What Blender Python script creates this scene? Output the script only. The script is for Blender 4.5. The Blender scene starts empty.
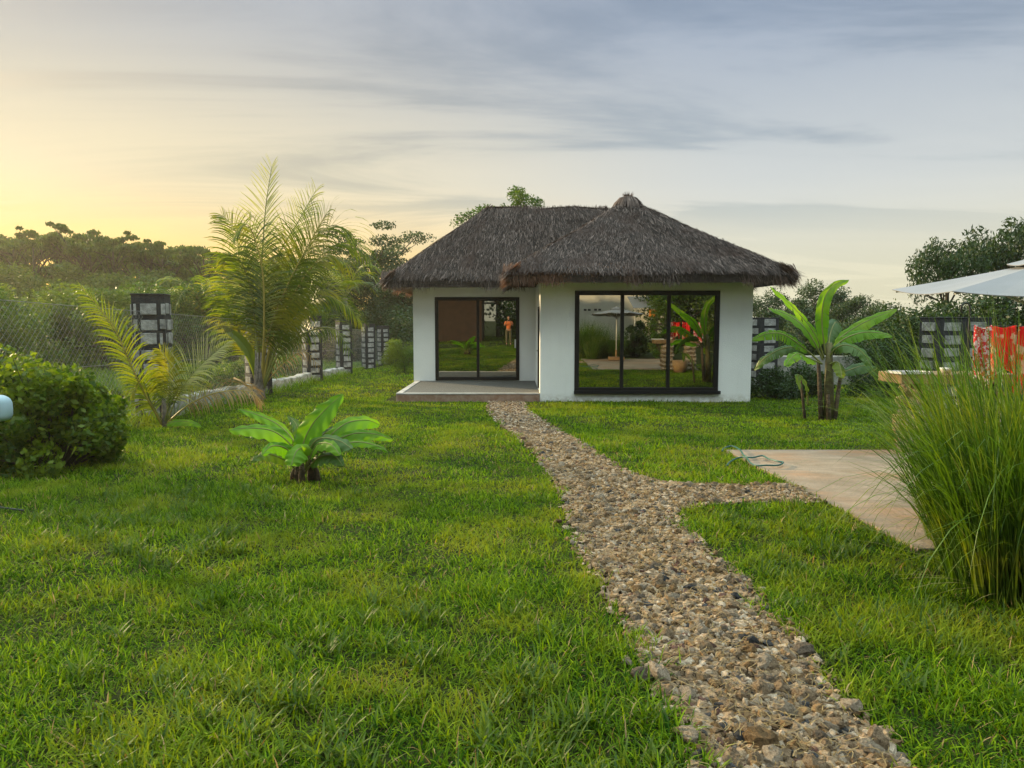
import bpy, bmesh, math, random
import numpy as np
from mathutils import Vector, Matrix, Euler, noise
R = math.radians
rng = np.random.default_rng(11)
random.seed(5)
S = bpy.context.scene
C = S.collection

# ------------------------------------------------------------------ camera
F = 720.0
PITCH = math.atan(64 / F)
CAMZ = 1.5
cd = bpy.data.cameras.new('camera'); cam = bpy.data.objects.new('camera', cd); C.objects.link(cam)
cam.location = (0, 0, CAMZ); cam.rotation_euler = (R(90) - PITCH, 0, 0)
cd.sensor_width = 36; cd.lens = F / 1024 * 36; cd.clip_start = .05; cd.clip_end = 3000
S.camera = cam
SL = .028
def ray(u, v):
    a = (u - 512) / F; b = (384 - v) / F
    return a, math.cos(PITCH) + b * math.sin(PITCH), -math.sin(PITCH) + b * math.cos(PITCH)
def W(u, v, d):
    x, y, z = ray(u, v); t = d / y
    return Vector((x * t, d, CAMZ + z * t))
def G(u, v):
    x, y, z = ray(u, v); t = CAMZ / (-z - SL * y)
    return Vector((x * t, y * t, CAMZ + z * t))
def gz(x, y):
    x = np.asarray(x, float); y = np.asarray(y, float)
    b = -SL * np.clip(y, -6, 60)
    flat = np.clip((np.abs(y - 1) - 13) / 4, 0, 1)
    return b + .012 * (np.sin(x * 1.3 + 2 * np.sin(y * .7)) + np.sin(y * 1.9 + x * .6)) * (1 - flat * .8)
def gzf(x, y): return float(gz(x, y))

# ------------------------------------------------------------------ materials
def mat_new(name):
    m = bpy.data.materials.new(name); m.use_nodes = True
    nt = m.node_tree; nt.nodes.clear()
    return m, nt, nt.nodes.new('ShaderNodeOutputMaterial')
def nd(nt, t, **k):
    n = nt.nodes.new(t)
    for a, b in k.items(): setattr(n, a, b)
    return n
def rgb(c): return (c[0], c[1], c[2], 1)
def mixc(nt, fac, a, b):
    m = nd(nt, 'ShaderNodeMix', data_type='RGBA')
    for i, v in ((0, fac), (6, a), (7, b)):
        if hasattr(v, 'node'): nt.links.new(v, m.inputs[i])
        else: m.inputs[i].default_value = v if i == 0 else rgb(v)
    return m.outputs[2]
def noisef(nt, scale, detail=4, rough=.55, vec=None, lo=.35, hi=.65):
    n = nd(nt, 'ShaderNodeTexNoise'); n.inputs['Scale'].default_value = scale
    n.inputs['Detail'].default_value = detail; n.inputs['Roughness'].default_value = rough
    if vec is None:
        g = nd(nt, 'ShaderNodeTexCoord'); vec = g.outputs['Object']
    nt.links.new(vec, n.inputs['Vector'])
    r = nd(nt, 'ShaderNodeMapRange'); r.inputs[1].default_value = lo; r.inputs[2].default_value = hi
    nt.links.new(n.outputs['Fac'], r.inputs[0])
    return r.outputs[0]
def surf(name, c1, c2=None, scale=6, rough=.8, bump=0, bscale=40, metallic=0, spec=.35, detail=5, c3=None, s3=1.2, stretch=None, splash=None):
    m, nt, out = mat_new(name)
    p = nd(nt, 'ShaderNodeBsdfPrincipled'); nt.links.new(p.outputs[0], out.inputs[0])
    p.inputs['Roughness'].default_value = rough; p.inputs['Metallic'].default_value = metallic
    p.inputs['Specular IOR Level'].default_value = spec
    col = None
    if c2 is None: p.inputs['Base Color'].default_value = rgb(c1)
    else:
        col = mixc(nt, noisef(nt, scale, detail), c1, c2)
        if c3 is not None: col = mixc(nt, noisef(nt, s3, 4, lo=.5, hi=.72), col, c3)
        if splash:      # dried mud splashes near the foot, faint run marks
            tc = nd(nt, 'ShaderNodeTexCoord'); sp = nd(nt, 'ShaderNodeSeparateXYZ'); nt.links.new(tc.outputs['Object'], sp.inputs[0])
            a = nd(nt, 'ShaderNodeMapRange'); a.inputs[1].default_value = .22; a.inputs[2].default_value = -.02; nt.links.new(sp.outputs[2], a.inputs[0])
            b = nd(nt, 'ShaderNodeMath', operation='MULTIPLY'); nt.links.new(a.outputs[0], b.inputs[0]); nt.links.new(noisef(nt, 7, 7, .7, lo=.38, hi=.62), b.inputs[1])
            col = mixc(nt, b.outputs[0], col, splash)
            m3 = nd(nt, 'ShaderNodeMapping'); m3.inputs['Scale'].default_value = (5, 5, .35); nt.links.new(tc.outputs['Object'], m3.inputs[0])
            c_ = nd(nt, 'ShaderNodeMath', operation='MULTIPLY'); c_.inputs[1].default_value = .10; nt.links.new(noisef(nt, 1, 6, .65, vec=m3.outputs[0], lo=.52, hi=.75), c_.inputs[0])
            col = mixc(nt, c_.outputs[0], col, (.5, .48, .42))
        if stretch:
            tc = nd(nt, 'ShaderNodeTexCoord'); m3 = nd(nt, 'ShaderNodeMapping'); m3.inputs['Scale'].default_value = stretch[0]; nt.links.new(tc.outputs['Object'], m3.inputs[0])
            col = mixc(nt, noisef(nt, 1, 8, .68, vec=m3.outputs[0], lo=.42, hi=.66), col, stretch[1])
        nt.links.new(col, p.inputs['Base Color'])
    if bump:
        b = nd(nt, 'ShaderNodeBump'); b.inputs['Strength'].default_value = bump; b.inputs['Distance'].default_value = .02
        nt.links.new(noisef(nt, bscale, 6, .6, lo=.2, hi=.8), b.inputs['Height']); nt.links.new(b.outputs[0], p.inputs['Normal'])
    return m
def leafm(name, c1, c2, c3=None, s3=.6, transl=.4, rough=.55, tcol=None, spec=.35, lo=.5, hi=.7, world=True):
    """foliage: colour varies leaf by leaf (attribute rnd), light passes through"""
    m, nt, out = mat_new(name)
    at = nd(nt, 'ShaderNodeAttribute', attribute_name='rnd')
    col = mixc(nt, at.outputs['Fac'], c1, c2)
    if c3 is not None:
        g = nd(nt, 'ShaderNodeNewGeometry'); tc = nd(nt, 'ShaderNodeTexCoord')
        col = mixc(nt, noisef(nt, s3, 3, vec=g.outputs['Position'] if world else tc.outputs['Object'], lo=lo, hi=hi), col, c3)
    p = nd(nt, 'ShaderNodeBsdfPrincipled'); p.inputs['Roughness'].default_value = rough
    p.inputs['Specular IOR Level'].default_value = spec
    nt.links.new(col, p.inputs['Base Color'])
    t = nd(nt, 'ShaderNodeBsdfTranslucent')
    h = nd(nt, 'ShaderNodeMix', data_type='RGBA', blend_type='MULTIPLY'); h.inputs[0].default_value = 1
    nt.links.new(col, h.inputs[6]); h.inputs[7].default_value = rgb(tcol or (1.9, 1.7, .5)); nt.links.new(h.outputs[2], t.inputs['Color'])
    ms = nd(nt, 'ShaderNodeMixShader'); ms.inputs[0].default_value = transl
    nt.links.new(p.outputs[0], ms.inputs[1]); nt.links.new(t.outputs[0], ms.inputs[2]); nt.links.new(ms.outputs[0], out.inputs[0])
    return m

M = {}
M['grass'] = leafm('lawn_grass', (.016, .062, .002), (.165, .275, .007), (.20, .235, .018), s3=1.3, transl=.34, spec=.10, rough=.7, lo=.46, hi=.72)
M['soil'] = surf('lawn_soil', (.018, .026, .007), (.04, .045, .014), scale=5, rough=1, spec=.05, bump=.6, bscale=60)
M['stucco'] = surf('white_stucco', (.86, .86, .83), (.81, .81, .78), scale=1.3, rough=.9, bump=.3, bscale=45, splash=(.36, .31, .22))
M['frame'] = surf('black_aluminium', (.008, .008, .009), rough=.5, metallic=.0, spec=.25)
M['thatch'] = leafm('palm_thatch', (.024, .0175, .0155), (.24, .182, .16), (.066, .043, .036), s3=1.4, transl=.08, rough=.8, spec=.2, tcol=(1.3, 1, .8))
M['thatch_tip'] = leafm('thatch_eave_fringe', (.034, .026, .0225), (.17, .135, .115), (.19, .085, .04), s3=.28, transl=.15, rough=.85, spec=.15, tcol=(1.5, .9, .6))
M['thatch_core'] = surf('thatch_core', (.035, .027, .023), (.06, .048, .04), scale=9, rough=1)
M['pebble_wash'] = surf('pebble_washed_floor', (.05, .05, .045), (.16, .155, .14), scale=45, rough=.85, bump=.5, bscale=70, detail=2)
M['concrete'] = surf('pale_concrete', (.50, .47, .43), (.34, .32, .29), scale=3, rough=.9, bump=.2, bscale=50)
M['kerb_wood'] = surf('porch_kerb', (.24, .14, .09), (.33, .23, .17), scale=8, rough=.85, bump=.3)
M['slab'] = surf('stained_slab', (.31, .24, .175), (.20, .15, .10), scale=2.6, rough=.85, bump=.35, bscale=28, spec=.2, c3=(.30, .145, .06), s3=.8, stretch=((.9, 5.5, 1), (.20, .155, .11)))
M['block'] = surf('grey_white_block', (.44, .43, .40), (.22, .215, .20), scale=7, rough=.95, bump=1, bscale=22, c3=(.10, .10, .095), s3=4)
M['mortar'] = surf('black_mortar', (.022, .022, .024), (.04, .04, .04), scale=12, rough=.9, bump=.5, bscale=40)
M['wallstone'] = surf('weathered_wall', (.42, .40, .36), (.22, .21, .18), scale=4, rough=.95, bump=.8, bscale=14, c3=(.12, .13, .07), s3=2)
M['wire'] = surf('galvanised_wire', (.20, .205, .19), rough=.6, metallic=.2)
M['pathbed'] = surf('path_earth', (.22, .15, .085), (.37, .27, .165), scale=18, rough=1, bump=1, bscale=70, c3=(.13, .09, .055), s3=4, detail=8)
def stone(name, a, b): return surf(name, a, b, scale=22, rough=1, bump=1, bscale=60, detail=8, spec=.15, c3=tuple(q * .45 for q in b), s3=9)
ST = [stone('limestone_cream', (.45, .33, .21), (.24, .165, .10)), stone('limestone_white', (.56, .46, .345), (.34, .26, .18)),
      stone('stone_ochre', (.33, .21, .10), (.18, .115, .06)), stone('stone_grey', (.26, .205, .155), (.14, .11, .08)),
      stone('stone_dark', (.055, .055, .06), (.09, .09, .09)), stone('stone_red', (.20, .11, .08), (.13, .07, .055))]
M['bark'] = surf('bark', (.06, .052, .036), (.03, .027, .018), scale=10, rough=.95, bump=.8, bscale=20)
M['palmbark'] = surf('palm_bark', (.22, .19, .15), (.10, .085, .065), scale=14, rough=.95, bump=1, bscale=25)
M['f_far'] = leafm('far_tree_leaves', (.028, .062, .006), (.09, .145, .013), transl=.3, rough=.6)
M['f_mid'] = leafm('mid_tree_leaves', (.024, .068, .005), (.07, .135, .011), (.125, .175, .016), s3=.25, transl=.35)
M['f_dark'] = leafm('dark_tree_leaves', (.014, .034, .009), (.042, .085, .018), transl=.25)
M['f_bush'] = leafm('bush_leaves', (.030, .080, .004), (.135, .20, .010), transl=.45)
M['frond'] = leafm('coconut_frond', (.03, .07, .004), (.11, .17, .009), (.22, .23, .016), s3=1.1, transl=.5, rough=.4, spec=.5, tcol=(2.0, 1.7, .4))
M['frondy'] = leafm('young_yellow_frond', (.09, .16, .008), (.18, .235, .014), transl=.5, rough=.4, tcol=(1.8, 1.5, .3))
M['frondpale'] = leafm('new_pale_frond', (.26, .29, .15), (.42, .44, .26), transl=.4, rough=.35, spec=.6)
M['fronddry'] = leafm('dry_frond', (.22, .15, .05), (.38, .28, .13), transl=.3, rough=.7, tcol=(1.4, 1.1, .6))
M['rachis'] = surf('frond_stalk', (.20, .20, .05), (.13, .15, .03), scale=5, rough=.5)
M['rachisy'] = surf('yellow_frond_stalk', (.36, .28, .06), (.26, .2, .04), scale=5, rough=.5)
M['banana'] = leafm('banana_leaf', (.085, .215, .009), (.145, .285, .014), (.21, .31, .018), s3=2, transl=.45, rough=.5, spec=.22, tcol=(1.7, 1.8, .35))
M['bananadark'] = leafm('old_banana_leaf', (.04, .10, .015), (.07, .14, .02), transl=.35, rough=.45)
M['bananastem'] = surf('banana_stem', (.13, .12, .035), (.06, .045, .02), scale=9, rough=.6, bump=.3)
M['drystem'] = surf('dry_banana_sheath', (.12, .085, .05), (.045, .03, .02), scale=16, rough=.9, bump=.8)
M['tall'] = leafm('tall_grass_blade', (.022, .065, .006), (.085, .17, .014), (.17, .21, .026), s3=2.5, transl=.35, rough=.45, spec=.5)
M['stalk'] = leafm('dry_grass_stalk', (.20, .20, .07), (.34, .30, .14), transl=.3)
M['canvas'] = surf('grey_white_canvas', (.22, .23, .25), (.20, .21, .225), scale=4, rough=.85, bump=.1, bscale=200)
M['steel'] = surf('dark_steel', (.05, .05, .05), rough=.4, metallic=.6)
M['white_metal'] = surf('pale_metal', (.6, .6, .6), rough=.4, metallic=.3)
M['wood'] = surf('worn_wood', (.30, .19, .09), (.17, .10, .05), scale=5, rough=.75, bump=.4, bscale=30)
M['brownboard'] = surf('brown_boards', (.05, .026, .017), (.028, .016, .011), scale=3, rough=.8, bump=.3)
M['hose'] = surf('green_hose', (.015, .085, .07), rough=.4)
M['blueplastic'] = surf('pale_blue_plastic', (.36, .50, .56), (.30, .43, .49), scale=5, rough=.45)
M['blackplastic'] = surf('black_plastic', (.012, .012, .012), rough=.5)
M['skin'] = surf('skin', (.42, .23, .15), rough=.55)
M['shirt'] = surf('orange_shirt', (.75, .19, .05), (.66, .16, .04), scale=8, rough=.9)
M['shorts'] = surf('olive_trousers', (.13, .12, .07), (.09, .085, .05), scale=9, rough=.95)
M['hair'] = surf('dark_hair', (.02, .015, .012), rough=.7)
M['paintwhite'] = surf('cream_building_paint', (.74, .70, .60), (.68, .63, .54), scale=2, rough=.9)
M['orange_plastic'] = surf('orange_tarp', (.75, .28, .04), (.62, .2, .03), scale=5, rough=.6)
def glass():
    m, nt, out = mat_new('tinted_window_glass')
    p = nd(nt, 'ShaderNodeBsdfPrincipled'); p.inputs['Base Color'].default_value = (.32, .325, .30, 1)
    p.inputs['Metallic'].default_value = 1; p.inputs['Roughness'].default_value = .012
    b = nd(nt, 'ShaderNodeBump'); b.inputs['Strength'].default_value = .02; b.inputs['Distance'].default_value = .01
    nt.links.new(noisef(nt, .9, 2, lo=.2, hi=.8), b.inputs['Height']); nt.links.new(b.outputs[0], p.inputs['Normal'])
    nt.links.new(p.outputs[0], out.inputs[0]); return m
M['glass'] = glass()
def floral(name, base, spot, scale, lo, hi):
    m, nt, out = mat_new(name)
    tc = nd(nt, 'ShaderNodeTexCoord'); v = nd(nt, 'ShaderNodeTexVoronoi', feature='SMOOTH_F1'); v.inputs['Scale'].default_value = scale
    n = nd(nt, 'ShaderNodeTexNoise'); n.inputs['Scale'].default_value = scale * 1.3; nt.links.new(tc.outputs['Object'], n.inputs['Vector'])
    mx = nd(nt, 'ShaderNodeMix', data_type='RGBA'); mx.inputs[0].default_value = .12
    nt.links.new(tc.outputs['Object'], mx.inputs[6]); nt.links.new(n.outputs['Color'], mx.inputs[7]); nt.links.new(mx.outputs[2], v.inputs['Vector'])
    r = nd(nt, 'ShaderNodeMapRange'); r.inputs[1].default_value = lo; r.inputs[2].default_value = hi; nt.links.new(v.outputs['Distance'], r.inputs[0])
    col = mixc(nt, r.outputs[0], spot, base)
    p = nd(nt, 'ShaderNodeBsdfPrincipled'); p.inputs['Roughness'].default_value = .85; nt.links.new(col, p.inputs['Base Color'])
    t = nd(nt, 'ShaderNodeBsdfTranslucent'); nt.links.new(col, t.inputs[0])
    ms = nd(nt, 'ShaderNodeMixShader'); ms.inputs[0].default_value = .35
    nt.links.new(p.outputs[0], ms.inputs[1]); nt.links.new(t.outputs[0], ms.inputs[2]); nt.links.new(ms.outputs[0], out.inputs[0])
    return m
M['red_floral'] = floral('red_floral_cotton', (.80, .022, .015), (.80, .52, .34), 9, .27, .36)
M['pink_floral'] = floral('white_red_print', (.60, .03, .04), (.75, .62, .60), 22, .34, .42)

# ------------------------------------------------------------------ object helpers
def tag(o, label=None, cat=None, group=None, kind=None):
    if label: o['label'] = label
    if cat: o['category'] = cat
    if group: o['group'] = group
    if kind: o['kind'] = kind
    return o
def link(name, me, m=None, parent=None):
    o = bpy.data.objects.new(name, me); C.objects.link(o)
    if m is not None and me is not None:
        for q in (m if isinstance(m, (list, tuple)) else [m]): me.materials.append(q)
    if parent is not None: o.parent = parent
    return o
def empty(name, loc, rz=0, label=None, cat=None, group=None):
    o = bpy.data.objects.new(name, None); C.objects.link(o); o.location = loc; o.rotation_euler = (0, 0, rz)
    o.empty_display_size = .2
    return tag(o, label, cat, group)
def npmesh(name, V, faces, rnd=None, smooth=False):
    """V (n,3); faces: list of int arrays (m,3) or (m,4)"""
    V = np.asarray(V, np.float32).reshape(-1, 3)
    faces = [np.asarray(f, np.int32) for f in faces if len(f)]
    loops = np.concatenate([f.ravel() for f in faces]); tot = np.concatenate([np.full(len(f), f.shape[1], np.int32) for f in faces])
    me = bpy.data.meshes.new(name); me.vertices.add(len(V)); me.vertices.foreach_set('co', V.ravel())
    me.loops.add(len(loops)); me.loops.foreach_set('vertex_index', loops)
    me.polygons.add(len(tot)); st = np.concatenate([[0], np.cumsum(tot)[:-1]]).astype(np.int32)
    me.polygons.foreach_set('loop_start', st)
    me.polygons.foreach_set('use_smooth', np.full(len(tot), smooth))
    me.update(calc_edges=True)
    if rnd is not None:
        a = me.attributes.new('rnd', 'FLOAT', 'POINT'); a.data.foreach_set('value', np.asarray(rnd, np.float32))
    return me
class NB:
    """collects strips, leaves, tubes and boxes for one mesh"""
    def __init__(s): s.V = []; s.F = []; s.R = []; s.n = 0
    def add(s, V, F, r=None):
        V = np.asarray(V, float).reshape(-1, 3); F = np.asarray(F, np.int64)
        s.V.append(V); s.F.append(F + s.n); s.R.append(np.full(len(V), .5) if r is None else np.asarray(r, float) * np.ones(len(V))); s.n += len(V)
    def strips(s, P, side, wid, r=None):
        """P (n,k,3) centre lines, side (n,3) or (n,k,3), wid (n,k) half widths"""
        n, k, _ = P.shape
        if side.ndim == 2: side = side[:, None, :]
        o = side * wid[:, :, None]
        V = np.stack([P - o, P + o], 2).reshape(n, k * 2, 3)
        i = (np.arange(n) * k * 2)[:, None]; j = (np.arange(k - 1) * 2)[None, :]; b = (i + j).reshape(-1)
        F = np.stack([b, b + 1, b + 3, b + 2], 1)
        rr = None if r is None else np.repeat(r, k * 2)
        s.add(V, F, rr)
    def leaves(s, Cn, size, aspect=.5, droop=0., r=None, g=rng):
        n = len(Cn); a = g.normal(size=(n, 3)); a[:, 2] = a[:, 2] * (1 - abs(droop)) - droop * 1.5
        a /= np.linalg.norm(a, axis=1)[:, None]
        b = np.cross(a, g.normal(size=(n, 3))); b /= np.linalg.norm(b, axis=1)[:, None]
        sz = size * g.uniform(.6, 1.3, n)[:, None] if np.isscalar(size) else size[:, None]
        V = np.stack([Cn - a * sz * .5, Cn + b * sz * aspect * .5, Cn + a * sz * .5, Cn - b * sz * aspect * .5], 1)
        F = np.arange(n * 4).reshape(n, 4)
        s.add(V, F, np.repeat(g.uniform(0, 1, n) if r is None else r, 4))
    def tube(s, pts, rad, k=8, r=.5, cap=True):
        pts = [Vector(p) for p in pts]; m = len(pts)
        if np.isscalar(rad): rad = [rad] * m
        V = []; prev = None
        for i, p in enumerate(pts):
            t = (pts[min(i + 1, m - 1)] - pts[max(i - 1, 0)]).normalized()
            if prev is None: prev = t.orthogonal().normalized()
            prev = (prev - t * prev.dot(t)).normalized(); q = t.cross(prev)
            for j in range(k):
                a = 2 * math.pi * j / k; V.append(p + (prev * math.cos(a) + q * math.sin(a)) * rad[i])
        F = [(i * k + j, i * k + (j + 1) % k, (i + 1) * k + (j + 1) % k, (i + 1) * k + j) for i in range(m - 1) for j in range(k)]
        if cap:
            V.append(pts[0]); V.append(pts[-1]); a = m * k
            F += [(a, (j + 1) % k, j, j) for j in range(0)]
        s.add([tuple(v) for v in V], F, r)
        if cap:
            base = s.n - len(V)
            T = [(base + m * k, base + (j + 1) % k, base + j) for j in range(k)] + [(base + m * k + 1, base + (m - 1) * k + j, base + (m - 1) * k + (j + 1) % k) for j in range(k)]
            s.F.append(np.asarray(T))
    def box(s, lo, hi, rot=None, org=(0, 0, 0), r=.5):
        x0, y0, z0 = lo; x1, y1, z1 = hi
        V = np.array([(x0, y0, z0), (x1, y0, z0), (x1, y1, z0), (x0, y1, z0), (x0, y0, z1), (x1, y0, z1), (x1, y1, z1), (x0, y1, z1)], float)
        if rot is not None:
            c, q = math.cos(rot), math.sin(rot); V = np.stack([V[:, 0] * c - V[:, 1] * q, V[:, 0] * q + V[:, 1] * c, V[:, 2]], 1)
        V = V + np.array(org)
        s.add(V, [(0, 3, 2, 1), (4, 5, 6, 7), (0, 1, 5, 4), (1, 2, 6, 5), (2, 3, 7, 6), (3, 0, 4, 7)], r)
    def mesh(s, name, smooth=False):
        q = [f for f in s.F if f.shape[1] == 4]; t = [f for f in s.F if f.shape[1] == 3]
        fs = ([np.concatenate(q)] if q else []) + ([np.concatenate(t)] if t else [])
        return npmesh(name, np.concatenate(s.V), fs, np.concatenate(s.R), smooth)
    def obj(s, name, m, parent=None, smooth=False, bevel=0, loc=None):
        o = link(name, s.mesh(name, smooth), m, parent)
        if loc is not None: o.location = loc
        if bevel:
            b = o.modifiers.new('bevel', 'BEVEL'); b.width = bevel; b.segments = 2; b.limit_method = 'ANGLE'
        return o
def copy_tree(o, parent=None):
    c = o.copy(); C.objects.link(c)
    if parent is not None: c.parent = parent
    for ch in o.children: copy_tree(ch, c)
    return c
def inpoly(x, y, poly):
    x = np.asarray(x); y = np.asarray(y); r = np.zeros(x.shape, bool); n = len(poly)
    for i in range(n):
        x0, y0 = poly[i][:2]; x1, y1 = poly[(i + 1) % n][:2]
        if y0 == y1: continue
        c = ((y0 > y) != (y1 > y)) & (x < (x1 - x0) * (y - y0) / (y1 - y0) + x0); r ^= c
    return r

# ------------------------------------------------------------------ layout
L_px = [(488, 401), (490, 415), (505, 430), (522, 443), (537, 456), (548, 470), (560, 490), (568, 510), (572, 530), (583, 558), (600, 584), (617, 607), (633, 640), (640, 675), (668, 703), (690, 740), (697, 768)]
R_px = [(523, 401), (530, 413), (560, 432), (590, 450), (625, 473), (660, 484), (700, 487), (760, 488), (797, 489)]
R2_px = [(824, 507), (740, 507), (700, 508), (678, 514), (682, 527), (700, 545), (730, 573), (762, 602), (795, 640), (815, 670), (840, 700), (872, 732), (905, 768)]
L_w = [G(*p) for p in L_px]; R_w = [G(*p) for p in R_px]; R2_w = [G(*p) for p in R2_px]
path_poly = [(p.x, p.y) for p in L_w] + [(.78, 1.6), (1.0, 0), (1.1, -4), (2.3, -4), (2.1, 0), (1.75, 1.6)] + [(p.x, p.y) for p in reversed(R2_w)] + [(p.x, p.y) for p in reversed(R_w)]
SX0, SX1, SY0, SY1 = 2.86, 6.6, 4.95, 9.55           # concrete slab
HX0, HX1, HY0, HY1 = .68, 5.79, 17.4, 22.4          # front wing
BX0, BX1, BY0, BY1 = -2.9, 5.6, 21.2, 25.6          # rear wing
HZ = -SL * 17.4                                      # ground level at the house
def blocked(x, y, pad=0.):
    n = .05 * np.sin(y * 7.1 + 1.7 * np.sin(x * 9)) + .035 * np.sin(y * 19 + x * 13) + pad + rng.normal(0, .035, np.shape(x)) + .045 * np.sin(y * 3.3 + x)
    b = inpoly(x + n, y + n * .5, path_poly)
    b |= (x > SX0 + pad) & (x < SX1) & (y > SY0 + pad) & (y < SY1 - pad)
    b |= (x > -3.15) & (x < .7) & (y > 17.35) & (y < 26)
    b |= (x > HX0) & (x < HX1) & (y > HY0 + .02) & (y < 26)
    b |= (x < -6.55 - (y - 13.5) * .034) & (y > 10)
    return b

# ------------------------------------------------------------------ sky, sun, haze
SUN_AZ, SUN_EL = R(-52), R(13)      # azimuth from +Y towards +X (negative: left)
sdir = Vector((math.sin(SUN_AZ) * math.cos(SUN_EL), math.cos(SUN_AZ) * math.cos(SUN_EL), math.sin(SUN_EL)))
sl = bpy.data.lights.new('sun', 'SUN'); sun = bpy.data.objects.new('sun', sl); C.objects.link(sun)
sl.energy = 4.8; sl.angle = R(2.5); sl.color = (1, .76, .42); sun.rotation_euler = sdir.to_track_quat('Z', 'Y').to_euler(); sun.location = (-30, 30, 40)
w = bpy.data.worlds.new('World'); S.world = w; w.use_nodes = True; nt = w.node_tree; nt.nodes.clear()
out = nd(nt, 'ShaderNodeOutputWorld'); bg = nd(nt, 'ShaderNodeBackground'); nt.links.new(bg.outputs[0], out.inputs[0]); bg.inputs[1].default_value = .1
sky = nd(nt, 'ShaderNodeTexSky', sky_type='NISHITA', sun_disc=False); sky.sun_elevation = SUN_EL; sky.sun_rotation = SUN_AZ; sky.dust_density = 2
tc = nd(nt, 'ShaderNodeTexCoord'); sep = nd(nt, 'ShaderNodeSeparateXYZ'); nt.links.new(tc.outputs['Generated'], sep.inputs[0])
def mth(op, a, b=None, clamp=False):
    n = nd(nt, 'ShaderNodeMath', operation=op, use_clamp=clamp)
    for i, v in ((0, a), (1, b)):
        if v is None: continue
        if hasattr(v, 'node'): nt.links.new(v, n.inputs[i])
        else: n.inputs[i].default_value = v
    return n.outputs[0]
def mr(v, a, b, c=0, d=1, smooth=True):
    n = nd(nt, 'ShaderNodeMapRange'); n.interpolation_type = 'SMOOTHSTEP' if smooth else 'LINEAR'
    nt.links.new(v, n.inputs[0])
    for i, q in enumerate((a, b, c, d)): n.inputs[i + 1].default_value = q
    return n.outputs[0]
z = sep.outputs['Z']
dot = nd(nt, 'ShaderNodeVectorMath', operation='DOT_PRODUCT'); nt.links.new(tc.outputs['Generated'], dot.inputs[0])
dot.inputs[1].default_value = (math.sin(SUN_AZ), math.cos(SUN_AZ), 0)
near = mr(dot.outputs['Value'], .30, 1.0)                       # 1 towards the sunset
zz = mth('ADD', mth('MAXIMUM', z, 0.0), .12)
px = mth('DIVIDE', sep.outputs['X'], zz); py = mth('DIVIDE', sep.outputs['Y'], zz)
cmb = nd(nt, 'ShaderNodeCombineXYZ'); nt.links.new(px, cmb.inputs[0]); nt.links.new(py, cmb.inputs[1])
mp = nd(nt, 'ShaderNodeMapping'); mp.inputs['Rotation'].default_value = (0, 0, R(-18)); mp.inputs['Scale'].default_value = (.42, .95, 1); nt.links.new(cmb.outputs[0], mp.inputs[0])
cn = nd(nt, 'ShaderNodeTexNoise'); cn.inputs['Scale'].default_value = 1.15; cn.inputs['Detail'].default_value = 9; cn.inputs['Roughness'].default_value = .58; cn.inputs['Distortion'].default_value = .9
nt.links.new(mp.outputs[0], cn.inputs['Vector'])
cn2 = nd(nt, 'ShaderNodeTexNoise'); cn2.inputs['Scale'].default_value = .33; cn2.inputs['Detail'].default_value = 3; nt.links.new(mp.outputs[0], cn2.inputs['Vector'])
cn3 = mth('ADD', mth('MULTIPLY', cn.outputs['Fac'], .55), mth('MULTIPLY', cn2.outputs['Fac'], .45))
CK = 12.0
def cc(r, g, b): return (r * CK, g * CK, b * CK)
hor = mixc(nt, near, cc(.41, .395, .28), cc(.60, .36, .045))      # low cloud: pale right, gold left
midc = mixc(nt, near, cc(.31, .335, .33), cc(.44, .39, .25))
topc = mixc(nt, near, cc(.175, .215, .27), cc(.235, .25, .26))
g1 = mixc(nt, mr(z, .02, .19), hor, midc); grad = mixc(nt, mr(z, .12, .40), g1, topc)
dark = nd(nt, 'ShaderNodeMix', data_type='RGBA', blend_type='MULTIPLY'); dark.inputs[0].default_value = .9
nt.links.new(grad, dark.inputs[6]); nt.links.new(mixc(nt, mr(cn3, .38, .62), (.95, .955, .97), (1.07, 1.05, 1.03)), dark.inputs[7])
skyb = nd(nt, 'ShaderNodeMix', data_type='RGBA', blend_type='MULTIPLY'); skyb.inputs[0].default_value = 1
nt.links.new(sky.outputs[0], skyb.inputs[6]); skyb.inputs[7].default_value = (.62, .66, .70, 1)
skyd = nd(nt, 'ShaderNodeMix', data_type='RGBA', blend_type='MULTIPLY'); skyd.inputs[0].default_value = 1; nt.links.new(skyb.outputs[2], skyd.inputs[6]); nt.links.new(mixc(nt, near, (1, 1, 1), (.42, .40, .36)), skyd.inputs[7]); skyb = skyd
final = mixc(nt, mth('MAXIMUM', mr(cn.outputs['Fac'], .36, .54, .52, 1.0), mr(z, .10, .24, .92, .0)), skyb.outputs[2], dark.outputs[2])
over = nd(nt, 'ShaderNodeMix', data_type='RGBA', blend_type='MULTIPLY'); over.inputs[0].default_value = 1   # extra zenith brightness, added above the view to light the ground
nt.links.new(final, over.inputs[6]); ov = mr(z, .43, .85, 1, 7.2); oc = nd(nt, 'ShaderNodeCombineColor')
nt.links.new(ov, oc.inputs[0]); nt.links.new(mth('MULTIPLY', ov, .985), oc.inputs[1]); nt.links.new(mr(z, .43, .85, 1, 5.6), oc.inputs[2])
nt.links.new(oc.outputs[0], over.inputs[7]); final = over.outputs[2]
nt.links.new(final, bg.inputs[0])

S.view_settings.view_transform = 'Standard'; S.view_settings.look = 'None'; S.view_settings.exposure = .78; S.view_settings.gamma = 1
S.cycles.max_bounces = 6; S.cycles.diffuse_bounces = 3; S.cycles.transparent_max_bounces = 8; S.cycles.volume_bounces = 0
S.cycles.use_denoising = True; S.cycles.sample_clamp_indirect = 6
try: S.cycles.denoiser = 'OPENIMAGEDENOISE'
except Exception: pass

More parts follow.
